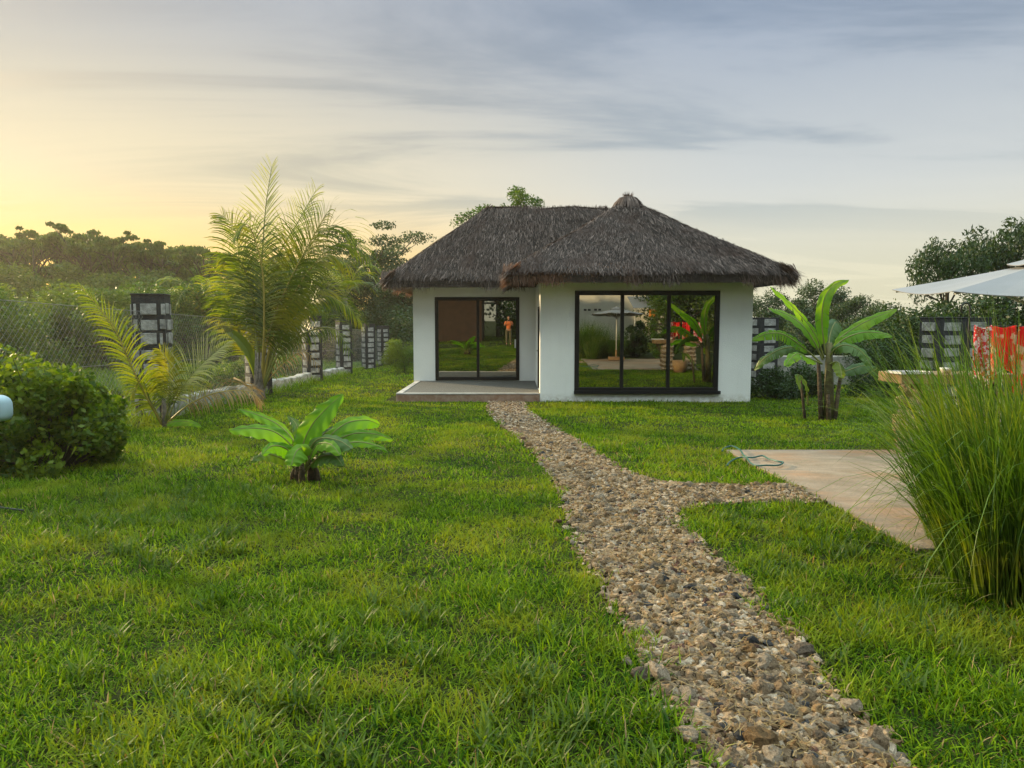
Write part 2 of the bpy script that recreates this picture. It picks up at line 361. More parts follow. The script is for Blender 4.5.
nb = NB(); nb.box((-160, -60, -3.2), (170, 150, 19)); hz = nb.obj('haze', None); hz['kind'] = 'stuff'
m, nt2, out = mat_new('evening_haze'); pv = nd(nt2, 'ShaderNodeVolumePrincipled'); pv.inputs['Color'].default_value = (.97, .93, .80, 1)
pv.inputs['Density'].default_value = .0005; pv.inputs['Anisotropy'].default_value = .6; nt2.links.new(pv.outputs[0], out.inputs['Volume']); hz.data.materials.append(m)

# ------------------------------------------------------------------ ground
def axis(a, b, step, far, n=14):
    c = np.arange(a, b + step / 2, step); e = np.geomspace(step * 2, far, n)
    return np.concatenate([(a - e)[::-1], c, b + e])
xs = axis(-12, 12, .3, 900); ys = axis(-8, 46, .3, 900)
X, Y = np.meshgrid(xs, ys); Z = gz(X, Y); nx, ny = len(xs), len(ys)
i = np.arange((ny - 1) * nx).reshape(ny - 1, nx)[:, :-1].ravel()
me = npmesh('ground', np.stack([X, Y, Z], -1), [np.stack([i, i + 1, i + nx + 1, i + nx], 1)], smooth=True)
tag(link('ground', me, M['soil']), kind='structure')

# path bed
st = .035
gx = np.arange(-.6, 3.1, st); gy = np.arange(-3.5, 17.6, st); X, Y = np.meshgrid(gx, gy)
def n3(x, y, s, o=0): return noise.noise(Vector((x * s + o, y * s, o * .37)))
H = np.array([[.5 * n3(a, b, 5) + .5 * n3(a, b, 13, 7) for a in gx] for b in gy])
Z = gz(X, Y) + .012 + .034 * H
nx = len(gx); i = np.arange((len(gy) - 1) * nx).reshape(len(gy) - 1, nx)[:, :-1].ravel()
cx = X.ravel()[i] + st / 2 + .05 * np.sin(Y.ravel()[i] * 11 + 2 * np.sin(Y.ravel()[i] * 5)) + .02 * rng.normal(size=len(i)); cy = Y.ravel()[i] + st / 2; k = inpoly(cx, cy, path_poly); i = i[k]
Fq = np.stack([i, i + 1, i + nx + 1, i + nx], 1); u, inv = np.unique(Fq, return_inverse=True)
tag(link('path', npmesh('path', np.stack([X, Y, Z], -1).reshape(-1, 3)[u], [inv.reshape(-1, 4)], smooth=True), M['pathbed']), kind='structure')

# stones -------------------------------------------------------------
def rock_geo(seed, sub=1):
    g = np.random.default_rng(seed); bm = bmesh.new()
    pts = g.normal(size=(13, 3)); pts /= np.linalg.norm(pts, axis=1)[:, None]; pts *= g.uniform(.75, 1.1, (13, 1)); pts *= (1, g.uniform(.65, .95), g.uniform(.45, .7))
    for p in pts: bm.verts.new(p)
    bmesh.ops.convex_hull(bm, input=bm.verts)
    for v in [v for v in bm.verts if not v.link_faces]: bm.verts.remove(v)
    if sub:
        bmesh.ops.subdivide_edges(bm, edges=bm.edges[:], cuts=sub, use_grid_fill=True, smooth=.35)
        for v in bm.verts: v.co += v.co.normalized() * (noise.noise(v.co * 2.6 + Vector((seed, 0, 0))) * .17 + noise.noise(v.co * 7) * .07)
    bmesh.ops.triangulate(bm, faces=bm.faces[:]); bm.verts.index_update()
    V = np.array([v.co[:] for v in bm.verts]) * .5; Fc = np.array([[v.index for v in f.verts] for f in bm.faces]); bm.free(); return V, Fc
small = [rock_geo(100 + q, 0) for q in range(8)]
def pathpoints(n, ymin, ymax, g):
    o = []
    while len(o) < n:
        y = g.uniform(ymin, ymax, 4000); x = g.uniform(-.6, 3, 4000); k = inpoly(x + g.normal(0, .035, 4000), y, path_poly); o += list(zip(x[k], y[k]))
    return np.array(o[:n])
g = np.random.default_rng(3)
zones = [(1.8, 4.2, 6200, .016, .078), (4.2, 8, 7600, .022, .08), (8, 12, 3200, .028, .085), (12, 17.4, 2600, .035, .09)]
NBs = [NB() for _ in range(6)]
for a, b, n, s0, s1 in zones:
    P = pathpoints(n, a, b, g); sz = s0 + (s1 - s0) * g.random(n) ** 1.8; mi = g.choice(6, n, p=[.40, .19, .25, .10, .035, .025]); pi = g.integers(0, 8, n)
    an = g.uniform(0, 6.28, n); til = g.normal(0, .35, n)
    for mm in range(6):
        for pp in range(8):
            k = np.where((mi == mm) & (pi == pp))[0]
            if not len(k): continue
            V, Fc = small[pp]; c, s_ = np.cos(an[k])[:, None], np.sin(an[k])[:, None]; ct, stl = np.cos(til[k])[:, None], np.sin(til[k])[:, None]
            x = V[None, :, 0]; y = V[None, :, 1] * ct - V[None, :, 2] * stl; zc = V[None, :, 1] * stl + V[None, :, 2] * ct
            q = np.stack([x * c - y * s_, x * s_ + y * c, zc], -1) * sz[k][:, None, None]
            q += np.stack([P[k, 0], P[k, 1], gz(P[k, 0], P[k, 1]) + .013 + sz[k] * .10], -1)[:, None, :]
            Ff = (Fc[None] + (np.arange(len(k)) * len(V))[:, None, None]).reshape(-1, 3)
            NBs[mm].add(q, Ff)
# all the small gravel is one stuff object with several stone colours
allV = []; allF = []; mids = []; off = 0
for mm, b in enumerate(NBs):
    V = np.concatenate(b.V); Fc = np.concatenate(b.F); allV.append(V); allF.append(Fc + off); mids.append(np.full(len(Fc), mm)); off += len(V)
me = npmesh('gravel', np.concatenate(allV), [np.concatenate(allF)]); o = link('gravel', me, ST)
me.polygons.foreach_set('material_index', np.concatenate(mids).astype(np.int32))
tag(o, 'cream and grey limestone rubble filling the garden path', 'gravel', kind='stuff')
nb = NB(); n = 5200; P0 = pathpoints(n, 1.9, 11, g); hd = g.uniform(0, 6.28, n); L = g.uniform(.02, .11, n); P = np.zeros((n, 4, 3)); zb = gz(P0[:, 0], P0[:, 1]) + g.uniform(.022, .05, n)
for i in range(4):
    q = i / 3 - .5; P[:, i] = np.stack([P0[:, 0] + np.cos(hd + q * .8) * L * q, P0[:, 1] + np.sin(hd + q * .8) * L * q, zb + .012 * np.cos(q * 3) + q * g.normal(0, .006, n)], -1)
nb.strips(P, np.stack([-np.sin(hd), np.cos(hd), 0 * hd], -1), g.uniform(.0008, .002, n)[:, None] * np.ones((1, 4)), g.random(n))
tag(nb.obj('dry_straw', M['fronddry']), 'dry straw and cut grass strewn over the stone path', 'straw', kind='stuff')
# the larger stones stand on their own
cn_ = ['cream', 'whitish', 'ochre', 'mid grey', 'dark grey', 'reddish brown']
bigm = {}
for mm in range(6):
    for q in range(4):
        V, Fc = rock_geo(200 + mm * 7 + q, 3); me = npmesh('path_stone', V, [Fc]); me.materials.append(ST[mm]); bigm[mm, q] = me
def place_rock(x, y, s, mm, q, label, group=None, sink=.22, flat=1, rz=None):
    o = bpy.data.objects.new('path_stone', bigm[mm, q]); C.objects.link(o)
    o.location = (x, y, gzf(x, y) + .012 + s * sink * .6); o.scale = (s, s * random.uniform(.75, 1), s * flat)
    o.rotation_euler = (random.gauss(0, .25), random.gauss(0, .25), random.uniform(0, 6.28) if rz is None else rz)
    return tag(o, label, 'stone', group)
special = [((848, 713), .115, 1, 0, 'large pale triangular limestone block lying at right edge of path'), ((803, 702), .13, 0, 1, 'broad flat cream stone just left of the pale triangular edge block'),
           ((764, 672), .13, 1, 2, 'whitish rounded stone with pinkish top near the path right edge'), ((803, 658), .13, 3, 0, 'grey leaning slab stone on the upper right path edge'),
           ((708, 655), .085, 5, 0, 'reddish brown round stone in middle of path'), ((753, 650), .09, 4, 1, 'dark grey wet looking stone beside the whitish rounded stone'),
           ((690, 742), .11, 1, 3, 'pale grey jagged stone at the lower left path edge'), ((822, 742), .09, 3, 2, 'slate grey square stone sunk near bottom of path'),
           ((878, 745), .13, 0, 3, 'bulky cream stone standing at bottom right path end'), ((760, 748), .16, 2, 1, 'large ochre crusted slab at bottom of path'),
           ((642, 606), .085, 3, 1, 'smooth grey stone at left path edge with a pale stone above it'), ((640, 597), .10, 1, 1, 'rounded whitish stone resting on left path edge'),
           ((660, 684), .16, 1, 0, 'long whitish slab on left path edge above the jagged stone'), ((706, 610), .06, 4, 0, 'small blackish stone in the middle of path')]
for (p, s, mm, q, lab) in special: w_ = G(*p); place_rock(w_.x, w_.y, s, mm, q, lab, sink=.3, flat=1)
g = np.random.default_rng(8)
cnt = 0
for a, b, n, s0, s1 in [(2.3, 4.5, 95, .06, .12), (4.5, 8, 105, .07, .13), (8, 12, 40, .09, .14)]:
    P = pathpoints(n, a, b, g)
    for (x, y) in P:
        mm = int(g.choice(6, p=[.40, .26, .16, .11, .04, .03]))
        place_rock(x, y, g.uniform(s0, s1), mm, int(g.integers(4)), cn_[mm] + ' broken stone bedded among the path rubble', cn_[mm] + ' stones bedded in the path')

# ------------------------------------------------------------------ lawn
def grass_zone(nb, x0, x1, y0, y1, dens, hgt, wid, segs, g, fan=True):
    n = int((x1 - x0) * (y1 - y0) * dens); x = g.uniform(x0, x1, n); y = g.uniform(y0, y1, n)
    if fan: k = np.abs(x) < (y + 1.6) * .80; x, y = x[k], y[k]
    # clumping
    cl = .5 + .5 * np.sin(x * 4.3 + 3 * np.sin(y * 2.1)) * np.sin(y * 5.1 + 2 * np.sin(x * 1.7)); k = g.random(len(x)) < .45 + .55 * cl; x, y, cl = x[k], y[k], cl[k]
    k = ~blocked(x, y); x, y, cl = x[k], y[k], cl[k]; n = len(x)
    big = .5 + .5 * np.sin(x * .9 + 1.3 * np.sin(y * .55 + 1))
    h = hgt * g.uniform(.5, 1.25, n) * (.7 + .5 * cl) * (.8 + .4 * big); hd = g.uniform(0, 2 * math.pi, n)
    tl = np.abs(g.normal(.45, .5, n)); bd = g.uniform(.2, 1.9, n)
    k_ = segs + 1; t = np.linspace(0, 1, k_); P = np.zeros((n, k_, 3)); P[:, 0] = np.stack([x, y, gz(x, y) - .003], -1)
    for i in range(1, k_):
        th = tl + bd * (t[i] - .5 / segs); ds = h / segs
        P[:, i, 0] = P[:, i - 1, 0] + np.cos(hd) * np.sin(th) * ds; P[:, i, 1] = P[:, i - 1, 1] + np.sin(hd) * np.sin(th) * ds
        P[:, i, 2] = P[:, i - 1, 2] + np.cos(th) * ds
    P[:, :, 2] = np.maximum(P[:, :, 2], P[:, :1, 2] + .004)
    sa = hd + math.pi / 2 + g.normal(0, .5, n); side = np.stack([np.cos(sa), np.sin(sa), np.zeros(n)], -1)
    wd = wid * g.uniform(.6, 1.3, n)[:, None] * (np.array([.8, 1, .75, .12])[None, :] if segs == 3 else np.array([.9, .9, .15])[None, :])
    nb.strips(P, side, wd, np.clip(g.normal(.42, .36, n) + .25 * (cl - .5), 0, 1))
g = np.random.default_rng(21); nb = NB()
grass_zone(nb, -4.6, 4.6, 1.6, 4.4, 8200, .085, .0033, 3, g)
grass_zone(nb, -7.5, 7, 4.4, 7.5, 4600, .075, .0042, 2, g)
grass_zone(nb, -8.5, 9.5, 7.5, 12, 2300, .07, .006, 2, g)
grass_zone(nb, -9, 12, 12, 18.5, 1100, .07, .009, 2, g)
grass_zone(nb, -9, 0, 18.5, 30, 330, .075, .012, 2, g)
grass_zone(nb, 5, 13, 18.5, 26, 300, .09, .012, 2, g)
grass_zone(nb, -9, 0, 30, 46, 130, .09, .02, 2, g)
grass_zone(nb, -8, 8, -16, 1.6, 140, .08, .01, 2, g, fan=False)
lawn = nb.obj('grass', M['grass']); tag(lawn, 'green lawn grass with yellowish dry patches', 'grass', kind='stuff')
nb = NB(); grass_zone(nb, -4.6, 4.6, 1.6, 4.6, 330, .085, .0026, 3, g); grass_zone(nb, -8, 8, 4.6, 11, 130, .075, .004, 2, g)
tag(nb.obj('dead_grass', M['fronddry']), 'pale dead grass blades scattered through the lawn', 'grass', kind='stuff')
# coarser, broad bladed tufts in the foreground
nb = NB()
for q in range(900):
    x = g.uniform(-4, 4.2); y = 2 + 5 * g.random() ** 1.5
    if abs(x) > (y + 1.2) * .78 or blocked(np.array([x]), np.array([y]), .0)[0]: continue
    if math.sin(x * 1.1 + 2) * math.sin(y * .9 + x * .4) < g.uniform(-.4, .7): continue
    n = int(g.integers(14, 34)); hd = g.uniform(0, 6.28, n); bx = x + g.normal(0, .035, n); by = y + g.normal(0, .035, n)
    h = g.uniform(.07, .15, n); tl = np.abs(g.normal(.3, .3, n)); bd = g.uniform(.3, 1.4, n); P = np.zeros((n, 4, 3)); P[:, 0] = np.stack([bx, by, gz(bx, by)], -1)
    for i in range(1, 4):
        th = tl + bd * (i / 3 - .17)
        P[:, i] = P[:, i - 1] + np.stack([np.cos(hd) * np.sin(th), np.sin(hd) * np.sin(th), np.cos(th)], -1) * (h / 3)[:, None]
    P[:, :, 2] = np.maximum(P[:, :, 2], P[:, :1, 2] + .004)
    nb.strips(P, np.stack([-np.sin(hd), np.cos(hd), 0 * hd], -1), g.uniform(.003, .0058, n)[:, None] * np.array([.7, 1, .8, .1])[None], g.uniform(0, .6, n))
tag(nb.obj('coarse_grass', M['f_bush']), 'broad bladed bright green grass tufts in the foreground lawn', 'grass', kind='stuff')

# ------------------------------------------------------------------ slab, hose
nb = NB(); nb.box((SX0, SY0, -.35), (SX1, SY1, -.02))
o = nb.obj('patio_slab', M['slab'], bevel=.01); o.data.transform(Matrix.Identity(4))
for v in o.data.vertices: v.co.z += (-SL * v.co.y + .055 if v.co.z > -.1 else -SL * v.co.y)
tag(o, 'stained concrete slab in the lawn beside the tall grass', 'slab')
nb = NB(); pts = []
hp = [(722, 455), (724, 452), (732, 451), (740, 455), (744, 461), (752, 463), (762, 461), (768, 464), (778, 467), (783, 468), (778, 471), (766, 471), (756, 470), (750, 467), (746, 463), (738, 462), (730, 466), (727, 470)]
for (u_, v_) in hp:
    p = G(u_, v_); h = .055 if p.x > SX0 else .04
    pts.append(Vector((p.x, p.y, -SL * p.y + h + .012)))
def smooth_pts(pts, n=4):
    o = []
    for i in range(len(pts) - 1):
        p0, p1, p2, p3 = pts[max(i - 1, 0)], pts[i], pts[i + 1], pts[min(i + 2, len(pts) - 1)]
        for k in range(n):
            t = k / n; o.append(.5 * ((2 * p1) + (p2 - p0) * t + (2 * p0 - 5 * p1 + 4 * p2 - p3) * t * t + (3 * p1 - p0 - 3 * p2 + p3) * t ** 3))
    return o + [pts[-1]]
nb.tube(smooth_pts(pts), .010, 8); tag(nb.obj('garden_hose', M['hose'], smooth=True), 'green garden hose looped over corner of the concrete slab', 'hose')

# ------------------------------------------------------------------ house
house = empty('thatched_house', (3.2, 17.4, HZ), label='white stucco cottage with dark grey thatched roof at end of path', cat='house')
hm = Matrix.Translation(house.location).inverted()
def hobj(nb, name, m, parent=house, **k):
    o = nb.obj(name, m, parent, **k); d = Matrix.Translation(-Vector(house.location)); 
    if parent is house: o.data.transform(d)
    else: o.data.transform(Matrix.Translation(-Vector(house.location)))
    return o
dz0, dz1 = W(475, 380, BY0).z, W(475, 297.5, BY0).z; dx0, dx1 = W(435.5, 340, BY0).x, W(519, 340, BY0).x
wz0, wz1 = W(640, 391.5, HY0).z, W(640, 291, HY0).z; wx0, wx1 = W(575, 340, HY0).x, W(718.5, 340, HY0).x
T = .18
def wall_open(nb, x0, x1, y, z0, z1, ox0, ox1, oz0, oz1):
    nb.box((x0, y, z0), (ox0, y + T, z1)); nb.box((ox1, y, z0), (x1, y + T, z1))
    nb.box((ox0, y, oz1), (ox1, y + T, z1)); nb.box((ox0, y, z0), (ox1, y + T, oz0))
WT = 2.45
nb = NB(); wall_open(nb, HX0, HX1, HY0, HZ - .2, WT, wx0, wx1, wz0, wz1)
# left side wall with a doorway
sd0, sd1, sdz = 17.85, 18.8, HZ + .22
nb.box((HX0, HY0 + T, HZ - .2), (HX0 + T, sd0, WT)); nb.box((HX0, sd1, HZ - .2), (HX0 + T, BY0, WT)); nb.box((HX0, sd0, sdz + 2.1), (HX0 + T, sd1, WT)); nb.box((HX0, sd0, HZ - .2), (HX0 + T, sd1, sdz))
nb.box((HX1 - T, HY0 + T, HZ - .3), (HX1, BY1, WT))
hobj(nb, 'wall', M['stucco'])
nb = NB(); wall_open(nb, BX0, HX0 + T, BY0, HZ - .2, WT, dx0, dx1, dz0, dz1)
nb.box((BX0, BY0 + T, HZ - .3), (BX0 + T, BY1, WT)); nb.box((BX0 + T, BY1 - T, HZ - .3), (HX1 - T, BY1, WT))
hobj(nb, 'wall', M['stucco'])
def glazing(name, x0, x1, z0, z1, y, mull, fw, sill=False, slide=False):
    nb = NB(); yy0, yy1 = y - .03, y + .07
    nb.box((x0 - .01, yy0, z1 - fw), (x1 + .01, yy1, z1 + .01)); nb.box((x0 - .01, yy0, z0 - .01), (x1 + .01, yy1, z0 + fw))
    nb.box((x0 - .01, yy0, z0 + fw), (x0 + fw, yy1, z1 - fw)); nb.box((x1 - fw, yy0, z0 + fw), (x1 + .01, yy1, z1 - fw))
    f = hobj(nb, name, M['frame'], bevel=.006)
    nb = NB()
    for c in mull: nb.box((c - .04, yy0 + .006, z0 + fw), (c + .04, yy1, z1 - fw))
    o = nb.obj('mullion', M['frame'], f); o.data.transform(Matrix.Translation(-Vector(house.location)))
    if sill:
        nb = NB(); nb.box((x0 - .02, y - .09, z0 - .06), (x1 + .06, y - .03, z0 + .02)); o = nb.obj('sill', M['frame'], f, bevel=.004); o.data.transform(Matrix.Translation(-Vector(house.location)))
    ed = [x0 + fw] + [e for c in mull for e in (c - .04, c + .04)] + [x1 - fw]
    for i in range(0, len(ed), 2):
        nb = NB(); nb.box((ed[i], y + .02, z0 + fw), (ed[i + 1], y + .03, z1 - fw)); o = nb.obj('pane', M['glass'], f); o.data.transform(Matrix.Translation(-Vector(house.location)))
    return f
glazing('window', wx0, wx1, wz0, wz1, HY0, [W(622, 340, HY0).x, W(668.5, 340, HY0).x], .10, sill=True)
f = glazing('sliding_door', dx0, dx1, dz0, dz1, BY0, [W(478, 340, BY0).x], .09)
nb = NB(); nb.box((dx1 - .13, BY0 - .07, dz0 + .95), (dx1 - .09, BY0 - .03, dz0 + 1.2)); o = nb.obj('handle', M['white_metal'], f); o.data.transform(Matrix.Translation(-Vector(house.location)))
# side door of the front wing, facing the porch
nb = NB(); nb.box((HX0 + .03, sd0 + .05, sdz), (HX0 + .08, sd1 - .05, sdz + 2.05)); sdoor = hobj(nb, 'side_door', M['stucco'])
nb = NB(); nb.box((HX0 - .012, sd0, sdz), (HX0 + .09, sd0 + .05, sdz + 2.1)); nb.box((HX0 - .012, sd1 - .05, sdz), (HX0 + .09, sd1, sdz + 2.1)); nb.box((HX0 - .012, sd0 + .05, sdz + 2.05), (HX0 + .09, sd1 - .05, sdz + 2.1))
o = nb.obj('door_frame', M['frame'], sdoor); o.data.transform(Matrix.Translation(-Vector(house.location)))
nb = NB(); nb.tube([(HX0 + .03, sd0 + .14, sdz + 1.0), (HX0 - .05, sd0 + .14, sdz + 1.0), (HX0 - .05, sd0 + .26, sdz + 1.0)], .012); o = nb.obj('handle', M['frame'], sdoor); o.data.transform(Matrix.Translation(-Vector(house.location)))
# porch
pz = HZ + .2; px0 = W(396, 392, 17.45).x
nb = NB(); nb.box((px0 + .14, 17.55, HZ - .2), (HX0 - .003, BY0 - .003, pz)); hobj(nb, 'porch_floor', M['pebble_wash'])
nb = NB(); nb.box((px0, 17.45, HZ - .2), (HX0 - .003, 17.55, pz - .02)); hobj(nb, 'porch_kerb', M['kerb_wood'], bevel=.008)
nb = NB(); nb.box((px0, 17.44, pz - .02), (HX0 - .004, 17.56, pz + .012)); nb.box((px0, 17.56, HZ - .2), (px0 + .14, BY0 + .3, pz + .012)); hobj(nb, 'porch_edging', M['concrete'], bevel=.006)

# roof: solid core, then layered thatch strips running down each slope
def roof_faces(e, ridge):
    x0, x1, y0, y1, ze = e; (ra, rb, ry, rz) = ridge
    A, B, Cc, D = (np.array(p) for p in ((x0, y0, ze), (x1, y0, ze), (x1, y1, ze), (x0, y1, ze)))
    P, Q = np.array((ra, ry, rz)), np.array((rb, ry, rz))
    return [(A, B, Q, P), (B, Cc, Q, Q), (Cc, D, P, Q), (D, A, P, P)]
def sagf(s): return -.03 * np.sin(math.pi * np.clip(s, 0, 1)) * (1 - .35 * s)     # slopes hollow a little
def roof(name, e, ridge, seed, dens):
    fs = roof_faces(e, ridge); g = np.random.default_rng(seed); bmv = NB()
    th = .17
    for (a, b, c, d) in fs:
        a, b, c, d = (p + np.array((0, 0, -.05)) for p in (a, b, c, d))
        n = 12; V = []
        for i in range(n + 1):
            s = i / n
            for j in range(n + 1):
                t = j / n; p = (a * (1 - t) + b * t) * (1 - s) + (d * (1 - t) + c * t) * s; p = p + np.array((0, 0, sagf(s) * .9)); V.append(p)
        bmv.add(V, [(i * (n + 1) + j, i * (n + 1) + j + 1, (i + 1) * (n + 1) + j + 1, (i + 1) * (n + 1) + j) for i in range(n) for j in range(n)])
        # inner underside
        lo = [p - np.array((0, 0, th)) for p in (a, b, c, d)]; bmv.add(lo, [(3, 2, 1, 0)])
        bmv.add([a, b, lo[1], lo[0]], [(0, 3, 2, 1)])
    core = hobj(bmv, name, M['thatch_core'])
    tb = NB()
    for (a, b, c, d) in fs:
        w0 = np.linalg.norm(b - a); up = (c + d) / 2 - (a + b) / 2; L = np.linalg.norm(up); area = (w0 + np.linalg.norm(c - d)) / 2 * L
        n = int(area * dens); s = 1 - np.sqrt(g.random(n)) if np.linalg.norm(c - d) < .1 else g.random(n); 
        if 0 < np.linalg.norm(c - d) < w0 * .95 and np.linalg.norm(c - d) >= .1:
            k = g.random(n) < (1 - s * (1 - np.linalg.norm(c - d) / w0)); s = s[k]; n = len(s)
        s = np.clip((np.round(s * 26) + g.normal(0, .33, n)) / 26, -.005, 1.0)          # courses
        t = g.random(n); ln = g.uniform(.15, .34, n); lo_, hi_ = (a[None] * (1 - t[:, None]) + b[None] * t[:, None]), (d[None] * (1 - t[:, None]) + c[None] * t[:, None])
        base = lo_ * (1 - s[:, None]) + hi_ * s[:, None]
        dn = (lo_ - hi_); dn /= np.linalg.norm(dn, axis=1)[:, None]
        # keep mostly straight down the slope
        sd = -up / L; dn = dn * .35 + sd[None] * .65; al = (b - a) / w0; dn = dn + al[None] * g.normal(0, .2, n)[:, None]; dn /= np.linalg.norm(dn, axis=1)[:, None]
        nrm = np.cross(al, up / L); nrm = nrm / np.linalg.norm(nrm)
        if nrm[2] < 0: nrm = -nrm
        base = base + np.stack([0 * s, 0 * s, sagf(s)], -1)
        lift = g.uniform(0, .065, n) + .02 * np.sin(t * w0 * 1.7 + s * 9) ; k_ = 4; P = np.zeros((n, k_, 3))
        for i in range(k_):
            q = i / (k_ - 1); P[:, i] = base + dn * (ln * (q - .45))[:, None] + nrm[None] * (lift + .028 * q + .03 * q * q * g.random(n))[:, None]
            P[:, i, 2] -= (ln * .12) * q * q
        sidev = al[None] + nrm[None] * g.normal(0, .35, n)[:, None]; sidev /= np.linalg.norm(sidev, axis=1)[:, None]
        tb.strips(P, sidev, g.uniform(.0028, .0085, n)[:, None] * np.array([.8, 1, .9, .25])[None], g.random(n) ** 3)
    ob = tb.obj('thatch', M['thatch'], core); ob.data.transform(Matrix.Translation(-Vector(house.location)))
    # hips: bundles over the corner lines
    hb = NB()
    lines = [(f[0], f[3], f[1] - f[0]) for f in fs] 
    for (a, d, al) in lines:
        n = 520; s = g.random(n); base = a[None] * (1 - s[:, None]) + d[None] * s[:, None]; base = base + np.stack([0 * s, 0 * s, sagf(s) * .7 + .035], -1)
        dn = (a - d) / np.linalg.norm(a - d); ln = g.uniform(.3, .6, n); off_ = g.normal(0, .07, n); dn = dn[None] + g.normal(0, .16, (n, 3)); P = np.zeros((n, 4, 3))
        hr = np.cross(a - d, (0, 0, 1)); hr = hr / np.linalg.norm(hr)
        for i in range(4):
            q = i / 3; P[:, i] = base + hr[None] * off_[:, None] + dn * (ln * (q - .4))[:, None]; P[:, i, 2] -= np.abs(off_) * .75 + .03 + .05 * q * q - .02 * g.random(n)
        hb.strips(P, np.tile(hr, (n, 1)) + g.normal(0, .3, (n, 3)), g.uniform(.006, .016, n)[:, None] * np.array([.8, 1, .9, .25])[None], g.random(n))
    a, b = fs[0][3], fs[0][2]
    n = int(500 * max(.35, np.linalg.norm(b - a))); t = g.random(n); base = a[None] * (1 - t[:, None]) + b[None] * t[:, None]; sg = np.where(g.random(n) < .5, -1, 1)
    ln = g.uniform(.25, .55, n); P = np.zeros((n, 4, 3)); bx = g.normal(0, .12, n)
    for i in range(4):
        q = i / 3; P[:, i] = base + np.stack([bx * q, sg * (ln * q * .8 - .03), .015 + .03 * np.sin(t * 11) - q * ln * .72 + .04 * g.random(n)], -1)
    hb.strips(P, np.tile((1., 0, 0), (n, 1)) + g.normal(0, .3, (n, 3)), g.uniform(.007, .016, n)[:, None] * np.array([.8, 1, .9, .25])[None], g.random(n))
    ob = hb.obj('hip_thatch', M['thatch'], core); ob.data.transform(Matrix.Translation(-Vector(house.location)))
    # ragged fringe along the eaves
    fb = NB()
    for (a, b, c, d) in fs:
        w0 = np.linalg.norm(b - a); n = int(w0 * 1500); t = g.uniform(-.01, 1.01, n); up = (c + d) / 2 - (a + b) / 2; L = np.linalg.norm(up); sd = -up / L; al = (b - a) / w0
        back = g.random(n) ** 1.3 * .30; dep = g.uniform(-.03, .19, n); base = a[None] * (1 - t[:, None]) + b[None] * t[:, None] - sd[None] * (back + .12)[:, None]; base[:, 2] -= dep - .02
        ln = g.uniform(.10, .26, n) * (1 + .3 * np.sin(t * w0 * 2.3) + .2 * np.sin(t * w0 * 7.1)); P = np.zeros((n, 4, 3)); dr = sd[None] + al[None] * g.normal(0, .16, n)[:, None]
        for i in range(4):
            q = i / 3; P[:, i] = base + dr * (ln * q)[:, None]; P[:, i, 2] -= .10 * q * q * ln / .3 + dep * .1 * q
        sidev = al[None] + g.normal(0, .35, (n, 3)); fb.strips(P, sidev, g.uniform(.003, .008, n)[:, None] * np.array([.9, 1, .8, .2])[None], g.random(n))
    ob = fb.obj('eave_fringe', M['thatch_tip'], core); ob.data.transform(Matrix.Translation(-Vector(house.location)))
    return core
EZ = 2.52
fx0, fx1 = W(506, 283, 16.5).x, W(796, 283, 16.5).x; pk = W(628, 202, 19.95)
main_roof = roof('roof', (fx0, fx1, 16.55, 23.3, EZ + .05), (pk.x - .05, pk.x + .05, pk.y, pk.z), 1, 1900)
rl = W(487, 209, 23.2); rr = W(612, 209, 23.2)
roof('roof', (W(384, 288, 20.4).x, 6.0, 20.4, 26.4, EZ + .12), (rl.x, 3.0, 23.2, rl.z), 2, 1600)
# tied tuft on the peak
kb = NB(); g = np.random.default_rng(77); n = 900; a_ = g.uniform(0, 6.28, n); ln = g.uniform(.25, .5, n); P = np.zeros((n, 4, 3)); fl = g.uniform(.5, 1.0, n)
for i in range(4):
    q = i / 3; rr_ = .06 + (.42 * fl) * q ** .7; P[:, i] = np.stack([pk.x + np.cos(a_) * rr_, pk.y + np.sin(a_) * rr_, pk.z + .15 + .03 * g.random(n) - .36 * q ** 1.7 * fl - .02], -1)
kb.strips(P, np.stack([-np.sin(a_), np.cos(a_), 0 * a_], -1) + g.normal(0, .2, (n, 3)), g.uniform(.008, .02, n)[:, None] * np.array([.9, 1, .9, .3])[None], g.random(n))
n = 110; a_ = g.uniform(0, 6.28, n); P = np.zeros((n, 3, 3)); ln = g.uniform(.1, .24, n)
for i in range(3):
    q = i / 2; P[:, i] = np.stack([pk.x + np.cos(a_) * (.05 + .12 * q), pk.y + np.sin(a_) * (.05 + .12 * q), pk.z + .10 + ln * q * .7], -1)
kb.strips(P, np.stack([-np.sin(a_), np.cos(a_), 0 * a_], -1), np.full((n, 1), .008) * np.array([1, .8, .2])[None], g.random(n))
ob = kb.obj('peak_tuft', M['thatch'], main_roof); ob.data.transform(Matrix.Translation(-Vector(house.location)))

